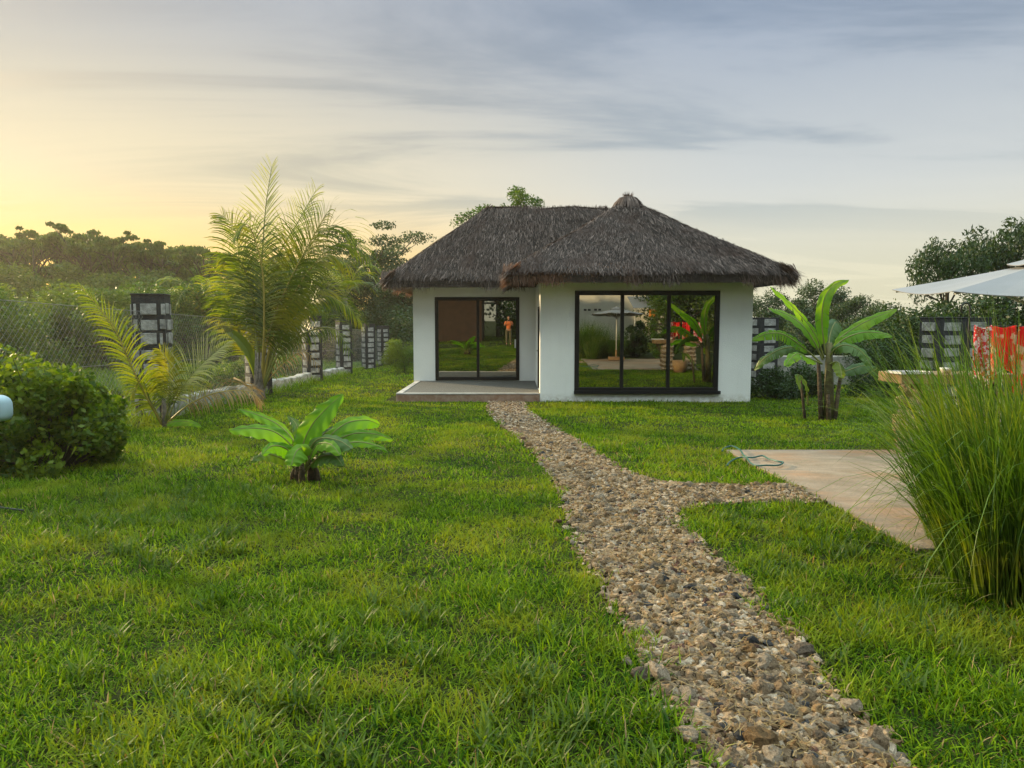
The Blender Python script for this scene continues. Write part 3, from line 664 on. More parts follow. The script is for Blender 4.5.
# ------------------------------------------------------------------ fence, pillars, low walls
def fx(y): return -6.80 - (y - 13.5) * .036
def pillar(x, y, rz, label, h=2.34, wd=.5, three=False, pitch=.275, group='black and white block pillars', z=None, seed=0):
    rnd = random.Random(seed)
    z0 = gzf(x, y) if z is None else z
    r = empty('stone_pillar', (x, y, z0), rz, label, 'pillar', group)
    nb = NB(); nb.box((-wd / 2, -wd / 2, -.15), (wd / 2, wd / 2, h)); nb.box((-wd / 2 - .012, -wd / 2 - .012, h), (wd / 2 + .012, wd / 2 + .012, h + .03)); nb.obj('mortar_core', M['mortar'], r, bevel=.012)
    nb = NB(); zz = .06; bw = wd * .30
    while zz < h - .1:
        for f in range(4):
            j = rnd.uniform(-.015, .015); hh = pitch * rnd.uniform(.62, .76)
            if wd > .45: cols = [(-wd * .47, -wd * .36), (-wd * .24, wd * .22), (wd * .34, wd * .47)] if three else [(-bw, bw)]
            else: cols = [(-bw, bw)]
            for (c0, c1) in cols:
                a0, a1 = c0 + j + rnd.uniform(-.02, .025), c1 + j + rnd.uniform(-.025, .02); d = wd / 2 + rnd.uniform(.005, .035); zj = rnd.uniform(-.018, .018)
                nb.box((a0, -d, zz + zj), (a1, -wd / 2 + .01, zz + hh + zj * .5), rot=f * math.pi / 2 + rnd.uniform(-.03, .03))
        zz += pitch
    nb.obj('block_facing', M['block'], r, bevel=.012)
    return r
py_ = [13.6, 19.6, 25.7, 31.5, 38.0, 43.5]
pl = ['tall black and white block pillar behind small palm', 'block pillar half hidden behind coconut palm trunk', 'block pillar just right of the coconut palm trunk', 'block pillar in the middle of the far fence row',
      'block pillar beside the last one near the house', 'farthest block pillar of the left fence row']
for q, y in enumerate(py_):
    pillar(fx(y) + (.1 if q else .03), y, [R(14), R(40), R(38), R(36), R(40), R(46)][q], pl[q], wd=.56 if q == 0 else .55, three=q == 0, seed=q, h=2.34)
fence = empty('chain_link_fence', (fx(13.5), 13.5, gzf(-6.8, 13.5)), label='chain link wire fence running between the left pillars', cat='fence')
def fence_panel(root, p0, p1, h, cell, rad, name='wire_mesh'):
    """true woven diagonals between two ground points (world), local to root"""
    v = Vector(p1) - Vector(p0); Ln = math.hypot(v.x, v.y); dirx = np.array((v.x / Ln, v.y / Ln)); nb = NB(); cs = cell * 1.414
    n = int((Ln + h) / cs) + 1; V = []; Fq = []
    P0 = []; P1 = []
    for i in range(-int(h / cs) - 1, int(Ln / cs) + 1):
        for sgn in (1, -1):
            a0 = i * cs if sgn == 1 else i * cs + h; a1 = a0 + sgn * h; t0, t1 = 0., 1.
            for (lim, up_) in ((0, False), (Ln, True)):
                pass
            s0, s1 = a0, a1; z0_, z1_ = 0., h
            def clipx(s0, z0_, s1, z1_):
                if max(s0, s1) < 0 or min(s0, s1) > Ln: return None
                def at(s): return z0_ + (z1_ - z0_) * (s - s0) / (s1 - s0)
                ns0, ns1 = min(max(s0, 0), Ln), min(max(s1, 0), Ln); return ns0, at(ns0), ns1, at(ns1)
            c = clipx(s0, z0_, s1, z1_)
            if c is None or abs(c[0] - c[2]) < 1e-4: continue
            P0.append((c[0], c[1])); P1.append((c[2], c[3]))
    P0 = np.array(P0); P1 = np.array(P1); o3 = np.array(p0)
    def w3(P): 
        f = P[:, 0] / Ln
        return np.stack([o3[0] + dirx[0] * P[:, 0], o3[1] + dirx[1] * P[:, 0], o3[2] + (p1[2] - p0[2]) * f + P[:, 1]], -1)
    A, B = w3(P0), w3(P1); t = (B - A) / np.linalg.norm(B - A, axis=1)[:, None]; nrm = np.array((-dirx[1], dirx[0], 0.)); s1 = np.cross(t, nrm[None])
    ring = [(1, 0), (-.5, .87), (-.5, -.87)]; VV = np.stack([A + (s1 * c + nrm[None] * s_) * rad for c, s_ in ring] + [B + (s1 * c + nrm[None] * s_) * rad for c, s_ in ring], 1)
    m_ = len(A); b = (np.arange(m_) * 6)[:, None]; Fq = np.concatenate([b + np.array([[0, 1, 4, 3]]), b + np.array([[1, 2, 5, 4]]), b + np.array([[2, 0, 3, 5]])])
    nb.add(VV.reshape(-1, 3), Fq)
    o = nb.obj(name, M['wire'], root); o.data.transform(Matrix.Translation(-Vector(root.location)))
    nb = NB()
    for zz in (.03, h * .5, h): nb.tube([Vector(p0) + Vector((0, 0, zz)), Vector(p1) + Vector((0, 0, zz))], rad * 2, 6)
    o = nb.obj('tension_wire', M['wire'], root); o.data.transform(Matrix.Translation(-Vector(root.location)))
ys_ = [3.5, 8.5] + py_
for a, b in zip(ys_[:-1], ys_[1:]):
    far = a > 18
    fence_panel(fence, (fx(a), a, gzf(fx(a), a) + .15), (fx(b), b, gzf(fx(b), b) + .15), 1.88, .085 if not far else .16, .0026 if not far else .003)
for y in (3.5, 8.5):
    nb = NB(); nb.tube([(fx(y), y, gzf(0, y) - .1), (fx(y), y, gzf(0, y) + 2.08)], .03, 8); o = nb.obj('fence_post', M['wire'], fence); o.data.transform(Matrix.Translation(-Vector(fence.location)))
def low_wall(pts, h, t, label, seed):
    g = np.random.default_rng(seed); nb = NB(); n = len(pts)
    bm = bmesh.new(); prev = None
    for (x, y) in pts:
        z = gzf(x, y); hh = h * g.uniform(.85, 1.1); j = g.normal(0, .012)
        ring = [bm.verts.new((x - t / 2 + j, y, z - .1)), bm.verts.new((x + t / 2 + j, y, z - .1)), bm.verts.new((x + t / 2 + j - .02, y, z + hh - .03)), bm.verts.new((x + t / 2 + j - .05, y, z + hh)), bm.verts.new((x - t / 2 + j + .04, y, z + hh))]
        if prev:
            for i in range(5): bm.faces.new((prev[i], prev[(i + 1) % 5], ring[(i + 1) % 5], ring[i]))
        else: bm.faces.new(ring)
        prev = ring
    bm.faces.new(prev[::-1]); bmesh.ops.recalc_face_normals(bm, faces=bm.faces[:]); me = bpy.data.meshes.new('low_wall'); bm.to_mesh(me); bm.free()
    tag(link('low_wall', me, M['wallstone']), label, 'wall')
low_wall([(fx(y) + .02, y) for y in np.arange(14.0, 31.6, .45)], .34, .3, 'low weathered concrete kerb wall under the left fence', 4)

pillar(9.3, 15.6, R(8), 'wide block pillar behind the stone counter, left of pair', h=1.98, wd=.62, seed=20, group='block pillars along right side')
pillar(9.98, 15.8, R(8), 'wide block pillar behind the red cloths, right of pair', h=1.98, wd=.6, seed=21, group='block pillars along right side')
pillar(8.05, 23.2, R(20), 'shaded block pillar beside the house right corner', h=2.2, wd=.7, seed=22, group='block pillars along right side')
pillar(12.6, 15.5, R(8), 'block pillar behind the pink printed cloth', h=1.98, wd=.6, seed=23, group='block pillars along right side')
nb = NB(); nb.box((8.6, 24.0, -.8), (12.5, 24.25, W(785, 356, 24).z)); tag(nb.obj('low_wall', M['wallstone'], bevel=.03), 'grey low wall in the shade behind the banana plant', 'wall')

# ------------------------------------------------------------------ trees
def crown_geo(kind, seed, n, leaf):
    g = np.random.default_rng(seed); nb = NB(); cl = []
    if kind == 'umbrella':     # flat layered crown
        for i in range(26):
            a = g.uniform(0, 6.28); r = 4.6 * math.sqrt(g.random()); z = 9.0 - r * .2 + g.normal(0, .3) - (g.uniform(1, 2.2) if g.random() < .45 else 0); cl.append((r * math.cos(a), r * math.sin(a), z, g.uniform(.7, 1.7), .26))
    elif kind == 'lacy':
        for i in range(17):
            a = g.uniform(0, 6.28); r = 4.6 * math.sqrt(g.random()); cl.append((r * math.cos(a), r * math.sin(a), 8.9 - r * .22 + g.normal(0, .3), g.uniform(.45, 1.1), .22))
    elif kind == 'round':
        for i in range(30):
            d = g.normal(size=3); d /= np.linalg.norm(d); r = g.uniform(1.2, 3.0); cl.append((d[0] * r, d[1] * r, 6.2 + d[2] * r * 1.05, g.uniform(.9, 1.5), .75))
    elif kind == 'bush':
        for i in range(34):
            a = g.uniform(0, 6.28); r = 3.3 * math.sqrt(g.random()); top = 6.5 * math.sqrt(max(0, 1 - (r / 4.2) ** 2)); cl.append((r * math.cos(a), r * math.sin(a), g.uniform(.5, 1) * top + .3, g.uniform(.9, 1.5), .8))
        for i in range(14):
            a = g.uniform(0, 6.28); cl.append((3.1 * math.cos(a), 3.1 * math.sin(a), g.uniform(.6, 2.5), 1.2, .9))
    elif kind == 'tuft':
        for i in range(15):
            a = g.uniform(0, 6.28); r = .95 * math.sqrt(g.random()); cl.append((r * math.cos(a), r * math.sin(a), 8.0 + g.uniform(-.5, .6) * (1.2 - r), g.uniform(.22, .42), .8))
    elif kind == 'sparse':
        for i in range(20):
            a = g.uniform(0, 6.28); r = 3 * math.sqrt(g.random()); cl.append((r * math.cos(a), r * math.sin(a), 7.2 + g.normal(0, .8), g.uniform(.5, 1.0), .6))
    elif kind == 'mango':
        for i in range(24):
            a = g.uniform(0, 6.28); r = 3.2 * math.sqrt(g.random()); cl.append((r * math.cos(a), r * math.sin(a), 7.3 - r * .35 + g.normal(0, .8), g.uniform(.7, 1.25), .8))
    tot = sum(c[3] ** 2 for c in cl)
    for (x, y, z, r, fl) in cl:
        k = int(n * r * r / tot); d = g.normal(size=(k, 3)); d /= np.linalg.norm(d, axis=1)[:, None]; rad = r * (.35 + .65 * g.random(k) ** .5) * (1 + .22 * np.sin(d[:, 0] * 5 + seed) * np.sin(d[:, 1] * 6) + .1 * g.normal(size=k))
        P = d * rad[:, None] * (1, 1, fl) + (x, y, z)
        nb.leaves(P, leaf, aspect=.32 if kind == 'mango' else .55, droop=.55 if kind == 'mango' else .15, g=g, r=np.clip(g.random(k) * .8 + g.normal(0, .12), 0, 1))
    return nb, cl
def trunk_geo(cl, seed, h0, rad):
    g = np.random.default_rng(seed + 99); nb = NB(); nb.tube([(0, 0, -.5), (.1, .05, h0 * .4), (.05, -.1, h0 * .8), (0, 0, h0)], [rad * 1.3, rad, rad * .8, rad * .65], 9)
    for i in g.permutation(len(cl))[:12]:
        x, y, z, r, f = cl[i]; s = h0 * g.uniform(.55, .98); m = (x * .45 + g.normal(0, .2), y * .45 + g.normal(0, .2), s + (z - s) * .6)
        nb.tube([(0, 0, s), m, (x, y, z)], [rad * .45, rad * .28, rad * .08], 6)
        for q in range(2): nb.tube([m, (x + g.normal(0, r * .7), y + g.normal(0, r * .7), z + g.normal(0, r * .3))], [rad * .16, rad * .04], 5)
    return nb
PROTO = {}
def proto(kind, seed, n, leaf, mt, h0, rad):
    cb, cl = crown_geo(kind, seed, n, leaf); PROTO.setdefault((kind, mt), []).append((cb.mesh('crown'), trunk_geo(cl, seed, h0, rad).mesh('trunk', True)))
    PROTO[kind, mt][-1][0].materials.append(M[mt]); PROTO[kind, mt][-1][1].materials.append(M['bark'])
for s in range(3): proto('umbrella', s, 7500, .36, 'f_far', 7.4, .26)
for s in range(2): proto('round', 10 + s, 9000, .26, 'f_far', 5, .24)
for s in range(2): proto('bush', 20 + s, 11000, .24, 'f_mid', 3, .18)
for s in range(2): proto('bush', 30 + s, 11000, .26, 'f_dark', 3, .18)
for s in range(2): proto('round', 40 + s, 11000, .24, 'f_dark', 5, .24)
proto('tuft', 64, 1700, .11, 'f_mid', 7.2, .07)
proto('lacy', 61, 2600, .34, 'f_far', 8, .16)
proto('lacy', 62, 2600, .34, 'f_far', 8, .16)
proto('round', 45, 9000, .24, 'f_mid', 5, .24)
proto('umbrella', 51, 7000, .22, 'f_dark', 7.4, .26)
proto('sparse', 60, 5200, .17, 'f_mid', 6.2, .14)
proto('mango', 70, 5200, .34, 'f_dark', 6, .22)
HT = dict(tuft=8.75, lacy=9.3, umbrella=9.6, round=9.9, bush=7.2, sparse=8.6, mango=8.9)
nt_ = 0
def tree(kind, mt, u, v, d, label, name='tree', group=None, wide=1., z=None, world=False):
    global nt_
    ps = PROTO[kind, mt]; cme, tme = ps[nt_ % len(ps)]; nt_ += 1
    top = Vector((u, d, v)) if world else W(u, v, d); gg = -SL * min(max(d, -6), 60); s = (top.z - gg) / HT[kind]
    r = empty(name, (top.x, top.y, gg), random.uniform(0, 6.28), label, 'shrub' if 'shrub' in name or 'bush' in name else 'tree', group)
    r.scale = (s * wide, s * wide, s)
    a = bpy.data.objects.new('crown', cme); C.objects.link(a); a.parent = r; b = bpy.data.objects.new('trunk', tme); C.objects.link(b); b.parent = r
    return r
G1 = 'hazy flat crowned trees along the left skyline'
for (u, v, d) in [(-75, 234, 70), (-30, 238, 66), (14, 236, 72), (52, 231, 74), (80, 227, 68), (112, 238, 78), (135, 243, 70), (165, 245, 80), (192, 243, 76), (222, 247, 84), (250, 250, 80), (285, 252, 84), (318, 248, 88)]:
    tree('umbrella', 'f_far', u + random.uniform(-6, 6), v + random.uniform(0, 12), d, 'hazy flat crowned tree on the left skyline', 'rain_tree', G1, random.uniform(.6, .95))
for (u, v, d) in [(74, 225, 60), (88, 228, 62), (112, 233, 60), (150, 238, 62), (162, 242, 62), (203, 242, 64), (12, 229, 64), (32, 230, 63), (55, 229, 66)]:
    tree('lacy', 'f_far', u, v, d, 'small flat crown rising above the left skyline', 'rain_tree', 'small flat crowns above the left skyline', .55)
G2 = 'rounded trees below the left skyline'
for (u, v, d) in [(-40, 262, 55), (0, 258, 52), (38, 262, 56), (78, 258, 58), (112, 262, 54), (150, 264, 57), (190, 266, 55), (228, 268, 60), (262, 266, 62), (300, 262, 60)]:
    tree('round', 'f_far', u, v, d, 'rounded green tree below the left skyline', 'rounded_tree', G2, 1.15)
G3 = 'bushy growth beyond the left fence'
for (u, v, d) in [(-60, 285, 24), (-20, 290, 26), (22, 278, 33), (62, 286, 36), (100, 281, 34), (140, 285, 38), (182, 280, 40), (215, 286, 44), (250, 290, 46), (282, 285, 46)]:
    tree('bush', 'f_mid', u, v, d, 'leafy thicket shrub growing beyond the left wire fence', 'thicket_shrub', G3, 1.25)
G4 = 'dark trees between the coconut palm and the house'
tree('umbrella', 'f_dark', 372, 224, 58, 'tall dark flat topped tree left of the thatched roof', 'flat_topped_tree', None, .75)
for (u, v, d) in [(310, 262, 52), (345, 250, 54), (385, 252, 56), (412, 255, 50)]:
    tree('round', 'f_dark', u, v, d, 'dark rounded tree between the palm and the house', 'dark_tree', G4, 1.)
for (u, v, d) in [(322, 300, 48), (352, 306, 50), (380, 300, 52), (410, 304, 48), (432, 300, 44)]:
    tree('bush', 'f_dark', u, v, d, 'dark shrub behind the far fence pillars', 'dark_shrub', 'dark shrubs behind the far pillars', 1.2)
tree('bush', 'f_mid', 404, 337, 33, 'low green shrub at the lawn end against the house corner', 'low_shrub', None, 1.1)
tree('tuft', 'f_mid', 519, 187, 33, 'small airy treetop showing above the roof ridge', 'airy_tree', None, 1.)
tree('tuft', 'f_mid', 482, 206, 30, 'yellowish green treetop showing behind the roof left slope', 'airy_tree', None, 1.3)
G5 = 'dark trees right of the house'
for (u, v, d) in [(768, 288, 42), (795, 290, 44), (822, 279, 50), (852, 288, 46), (880, 300, 44), (905, 305, 40)]:
    tree('round', 'f_dark', u, v, d, 'dark green rounded tree beyond garden right of the house', 'dark_tree', G5, 1.)
G6 = 'dark shrubs behind the banana plant'
for (u, v, d) in [(775, 322, 28), (805, 318, 30), (838, 322, 29), (868, 316, 28), (900, 305, 24), (930, 300, 23), (962, 296, 22), (1000, 290, 22), (1040, 285, 21), (1085, 285, 21), (890, 330, 19), (985, 325, 18.5)]:
    tree('bush', 'f_dark', u, v, d, 'dark shrub of the hedge along the right boundary', 'hedge_shrub', G6, 1.05)
tree('mango', 'f_dark', 950, 233, 24, 'dark drooping leaved tree behind the parasol, left of pair', 'broad_leaf_tree', None, .62)
tree('mango', 'f_dark', 1012, 212, 25, 'taller drooping leaved tree behind the parasol at right edge', 'broad_leaf_tree', None, .72)
for (x, y, zt, kd) in [(-14, -16, 8, 'round'), (-8.5, -18, 9, 'round'), (-1, -15, 8.5, 'bush'), (2.2, -15, 9, 'round'), (10.5, -9, 5.5, 'bush'), (13, -3, 6, 'round'), (-12, -6, 6, 'bush'), (16, 5, 6, 'bush')]:
    tree(kd, 'f_dark', x, zt, y, 'dark tree standing behind the photographer seen in the window glass', 'tree', 'trees mirrored in the windows', 1., world=True)
for (x, y, zt, kd) in [(9.5, -5, 4.2, 'bush'), (12, -9, 7, 'round'), (14, 0, 5, 'bush'), (16, -12, 9, 'round'), (-9, -12, 8, 'bush'), (1.2, -9, 4.5, 'bush')]:
    tree(kd, 'f_mid', x, zt, y, 'green tree behind the photographer seen in the window glass', 'tree', 'green trees mirrored in the windows', 1., world=True)
# small dark shrubs at the wall foot
def shrub(name, c, rad, h, n, leaf, mt, label, group=None, seed=0, aspect=.6):
    g = np.random.default_rng(seed); r = empty(name, (c[0], c[1], gzf(c[0], c[1])), 0, label, 'shrub', group); nb = NB(); st = NB()
    m = 24 + int(rad * 20)
    for i in range(m):
        a = g.uniform(0, 6.28); q = rad * math.sqrt(g.random()) * .85; top = h * math.sqrt(max(.05, 1 - (q / rad) ** 2)); cz = top * g.uniform(.12, .92); cr = min(rad, h) * g.uniform(.14, .36)
        x, y = q * math.cos(a), q * math.sin(a); k = n // m; d = g.normal(size=(k, 3)); d /= np.linalg.norm(d, axis=1)[:, None]
        nb.leaves(d * (cr * (.3 + .7 * g.random(k) ** .5))[:, None] + (x, y, cz), leaf, aspect, .1, np.clip(g.random(k) * .8 + g.normal(0, .15), 0, 1), g)
        st.tube([(x * .2, y * .2, -.05), (x * .7, y * .7, cz * .6), (x, y, cz)], [.018, .012, .004], 5)
        for b in range(3): st.tube([(x * .7, y * .7, cz * .6), (x + g.normal(0, cr * .6), y + g.normal(0, cr * .6), cz + g.uniform(-.2, 1) * cr)], [.007, .002], 4)
    nb.obj('foliage', M[mt], r); st.obj('stem', M['bark'], r); return r
shrub('wall_foot_shrub', (6.75, 18.6), .75, .75, 5000, .07, 'f_dark', 'low dark shrub at the foot of the house right wall', seed=2)
shrub('wall_foot_shrub', (7.9, 19.5), .8, .8, 4000, .08, 'f_dark', 'low dark shrub between the house and the banana plant', seed=3)
shrub('garden_bush', (-5.45, 8.4), .82, 1.36, 10000, .08, 'f_bush', 'rounded yellow green bush at the left edge, right half', seed=4)
shrub('garden_bush', (-6.4, 8.8), 1.0, 1.50, 12000, .08, 'f_bush', 'rounded yellow green bush at the left edge, left half', seed=5)
for q, (x, y, r_, h_) in enumerate([(-7.6, 12, .9, .9), (-7.7, 15.5, 1, .8), (-8, 18.5, 1.1, 1), (-8.3, 22, 1.1, 1), (-8.5, 27, 1.3, 1.1), (-7.6, 9.5, .8, .8)]):
    shrub('roadside_shrub', (x, y), r_, h_, 4500, .085, 'f_bush', 'low yellow green weedy shrub behind the left wire fence', 'weedy shrubs behind left fence', seed=30 + q)
shrub('tall_shrub', (5.3, 3.6), .6, 1.9, 6000, .08, 'f_dark', 'tall green shrub beside the parasol mirrored in window', seed=50)
shrub('tall_shrub', (6.4, 4.6), .6, 1.6, 5000, .08, 'f_mid', 'green shrub behind the slab mirrored beside the counter', seed=51)
# grass weeds at fence foot
nb = NB(); g = np.random.default_rng(5); n = 9000; y = g.uniform(9, 34, n); x = np.array([fx(q) for q in y]) + g.normal(-.1, .35, n); k = (x < -6.3); x, y = x[k], y[k]; n = len(x)
h = g.uniform(.12, .42, n); hd = g.uniform(0, 6.28, n); tl = np.abs(g.normal(.2, .25, n)); P = np.zeros((n, 4, 3)); P[:, 0] = np.stack([x, y, gz(x, y)], -1)
for i in range(1, 4): th = tl + i * .3; P[:, i] = P[:, i - 1] + np.stack([np.cos(hd) * np.sin(th), np.sin(hd) * np.sin(th), np.cos(th)], -1) * (h / 3)[:, None]
nb.strips(P, np.stack([-np.sin(hd), np.cos(hd), 0 * hd], -1), np.full((n, 1), .008) * np.array([.8, 1, .8, .1])[None], g.random(n)); tag(nb.obj('weeds', M['grass']), 'long weeds growing along the foot of the left fence', 'weeds', kind='stuff')

nb = NB(); n = 60000; y = 5 + 42 * g.random(n) ** .8; x = -6.9 - (y - 13.5) * .036 - g.random(n) ** 1.3 * (6 + y * .5); cl = .5 + .5 * np.sin(x * 1.3 + 2 * np.sin(y * .8)) * np.sin(y * 1.1 + x * .4)
h = g.uniform(.12, .5, n) * (.4 + .9 * cl); hd = g.uniform(0, 6.28, n); tl = np.abs(g.normal(.2, .3, n)); P = np.zeros((n, 4, 3)); P[:, 0] = np.stack([x, y, gz(x, y)], -1)
for i in range(1, 4): th = tl + i * .35; P[:, i] = P[:, i - 1] + np.stack([np.cos(hd) * np.sin(th), np.sin(hd) * np.sin(th), np.cos(th)], -1) * (h / 3)[:, None]
nb.strips(P, np.stack([-np.sin(hd), np.cos(hd), 0 * hd], -1), g.uniform(.008, .02, n)[:, None] * np.array([.8, 1, .8, .1])[None], g.random(n)); tag(nb.obj('undergrowth', M['f_bush']), 'rough green undergrowth on the ground beyond the left fence', 'undergrowth', kind='stuff')

# ------------------------------------------------------------------ palms
def frond(pts, nl, ll, m_leaf, m_st, parent, lw=.018, spread=1.0, droop=.5, start=.22, seed=0, srad=.022, name='frond', vee=.35, gap=0., upd=(0, -.75, .65)):
    """pts: rachis points (local); nl leaflets per side"""
    g = np.random.default_rng(seed); P = smooth_pts([Vector(p) for p in pts], 6); m = len(P); st = NB()
    st.tube(P, [srad * (1 - .85 * i / (m - 1)) for i in range(m)], 6)
    o = st.obj('frond', m_st, parent, smooth=True); o.name = name
    nb = NB(); A = np.array([p[:] for p in P]); cum = np.concatenate([[0], np.cumsum(np.linalg.norm(np.diff(A, axis=0), axis=1))]); Lt = cum[-1]
    for sg in (-1, 1):
        s = np.linspace(start, .995, nl) + g.normal(0, .004, nl); s = np.clip(s, 0, .998)
        if gap: s = s[g.random(nl) > gap]
        n = len(s); B = np.stack([np.interp(s * Lt, cum, A[:, i]) for i in range(3)], -1); Bt = np.stack([np.interp(np.minimum(s * Lt + .05, Lt), cum, A[:, i]) for i in range(3)], -1) - np.stack([np.interp(s * Lt - .05, cum, A[:, i]) for i in range(3)], -1)
        Bt /= np.linalg.norm(Bt, axis=1)[:, None]; up = np.array(upd); sd = np.cross(Bt, up[None]); nn = np.linalg.norm(sd, axis=1)[:, None]; sd = np.where(nn > .15, sd / np.maximum(nn, 1e-6), np.array([[1., 0, 0]])); sd *= sg
        upv = np.cross(sd, Bt) * sg; upv = np.where(upv[:, 2:3] < 0, -upv, upv)
        f = (s - start) / (1 - start); L = ll * (.45 + .75 * np.sin(math.pi * np.clip(f * .85 + .12, 0, 1))) * (1 - .35 * f) * g.uniform(.85, 1.12, n)
        ang = R(62) * (1 - f * .55) * spread; D = sd * np.sin(ang)[:, None] + Bt * np.cos(ang)[:, None] + upv * vee; D += g.normal(0, .06, (n, 3)); D /= np.linalg.norm(D, axis=1)[:, None]
        k_ = 6; Q = np.zeros((n, k_, 3)); Q[:, 0] = B
        for i in range(1, k_):
            D[:, 2] -= droop * (i / k_) * g.uniform(.6, 1.3, n) * .55; D /= np.linalg.norm(D, axis=1)[:, None]; Q[:, i] = Q[:, i - 1] + D * (L / (k_ - 1))[:, None]
        sv = np.cross(D, sd + np.array((0, 0, .3))); sv = Bt * .8 + upv * .35; sv /= np.linalg.norm(sv, axis=1)[:, None]
        nb.strips(Q, sv, lw * g.uniform(.8, 1.15, n)[:, None] * np.array([.5, 1, 1, .85, .55, .08])[None], g.random(n))
    nb.obj('leaflets', m_leaf, o)
    return o
def pxpts(root, L, d):   # pixel list -> local points at depth (d may vary along the list)
    o = []
    for q, p in enumerate(L):
        dd = d if np.isscalar(d) else d[0] + (d[1] - d[0]) * q / (len(L) - 1)
        o.append(W(p[0], p[1], dd) - Vector(root.location))
    return o
pb = G(259, 400)
palm = empty('coconut_palm', (pb.x, pb.y, gzf(pb.x, pb.y)), label='tall young coconut palm with arching fronds beside the fence', cat='palm tree')
nb = NB(); D0 = pb.y
nb.tube([(0, 0, -.1), (0, 0, .15), (.02, 0, .5), (.06, .02, .95)], [.20, .15, .115, .08], 12); nb.obj('trunk', M['palmbark'], palm, smooth=True)
nb = NB()
for q in range(7):
    a = q * .9; nb.tube([(math.cos(a) * .07, math.sin(a) * .07, .15), (math.cos(a) * .09 + .03, math.sin(a) * .09, .6), (math.cos(a) * .09 + .06, math.sin(a) * .09, 1.2)], [.05, .04, .022], 7)
nb.obj('frond_sheath', M['palmbark'], palm, smooth=True)
big = [  # px points of each stalk, depth range, leaflet length, material, stalk, droop
    ([(260, 388), (259, 330), (262, 260), (266, 205), (272, 166)], (D0, D0 + .3), .95, 'frondpale', 'rachis', .28, .30),
    ([(262, 385), (268, 335), (290, 280), (314, 235), (326, 214)], (D0, D0 - .4), 1.25, 'frond', 'rachisy', 1.0, .30),
    ([(262, 385), (274, 330), (300, 262), (335, 225), (372, 262)], (D0, D0 + .6), 1.2, 'frond', 'rachis', .95, .28),
    ([(260, 385), (250, 330), (240, 270), (236, 232), (222, 215)], (D0, D0 + .8), 1.0, 'frond', 'rachis', .8, .30),
    ([(264, 388), (280, 352), (310, 331), (335, 330), (350, 352)], (D0, D0 - .8), .7, 'frond', 'rachis', .9, .25),
    ([(262, 388), (270, 350), (292, 305), (330, 290), (362, 322)], (D0, D0 + .9), .95, 'frond', 'rachis', .9, .28),
    ([(258, 388), (246, 352), (234, 318), (226, 300), (221, 318)], (D0, D0 + .3), .8, 'frond', 'rachis', .9, .30),
    ([(262, 385), (262, 330), (276, 262), (298, 222), (316, 190)], (D0, D0 + 1.1), 1.0, 'frondpale', 'rachis', .5, .30),
    ([(263, 386), (272, 340), (296, 290), (325, 255), (352, 268)], (D0, D0 - .3), 1.15, 'frond', 'rachisy', 1.0, .26),
    ([(260, 386), (256, 335), (250, 285), (236, 256), (222, 262)], (D0, D0 - .3), 1.0, 'frond', 'rachis', 1.0, .26),
    ([(263, 386), (276, 338), (300, 285), (332, 246), (362, 250)], (D0, D0 + .4), 1.15, 'frond', 'rachis', 1.1, .26),
    ([(263, 386), (278, 345), (300, 312), (326, 296), (352, 310)], (D0, D0 - .5), .95, 'frond', 'rachis', 1.1, .26),
    ([(261, 386), (264, 330), (262, 268), (248, 225), (232, 240)], (D0, D0 - .9), .95, 'frond', 'rachisy', .95, .28),
]
for q, (L, dr, ll, mf, ms_, dp, st_) in enumerate(big): frond(pxpts(palm, L, dr), 50 if mf == 'frondpale' else 66, ll, M[mf], M[ms_], palm, lw=.017, droop=dp, start=st_, seed=q, srad=.035)
# folded unopened leaf, low and bright, on the left
nb = NB(); Lp = [W(258, 382, D0) - palm.location, W(250, 355, D0) - palm.location, W(238, 338, D0) - palm.location, W(221, 326, D0) - palm.location]
A = np.array([p[:] for p in smooth_pts(Lp, 5)]); k_ = len(A); wq = .30 * np.sin(np.linspace(.15, 2.9, k_)) + .02
for sg in (-1, 1): nb.strips(A[None], np.array([[.55 * sg, 0, .45]]) * 1.0 if sg == 1 else np.array([[.5, .35, .3]]), (wq * .6)[None], np.array([.5]))
nb.obj('young_leaf', M['frondy'], palm)
frond(pxpts(palm, [(262, 388), (285, 362), (305, 352), (318, 366)], (D0, D0 - .2)), 16, .45, M['fronddry'], M['rachisy'], palm, seed=31, droop=1.4, name='dry_frond', srad=.02)
# dead pale frond lying in front of the trunk
dp = G(258, 404); r = empty('fallen_frond', (dp.x, dp.y, gzf(dp.x, dp.y)), label='bleached dead frond lying on grass below the coconut palm', cat='palm frond')
frond([(-.8, .7, .55), (-.5, .35, .5), (-.1, 0, .28), (.25, -.35, .03)], 18, .4, M['fronddry'], M['fronddry'], r, droop=1.2, seed=40, srad=.035, name='stalk')

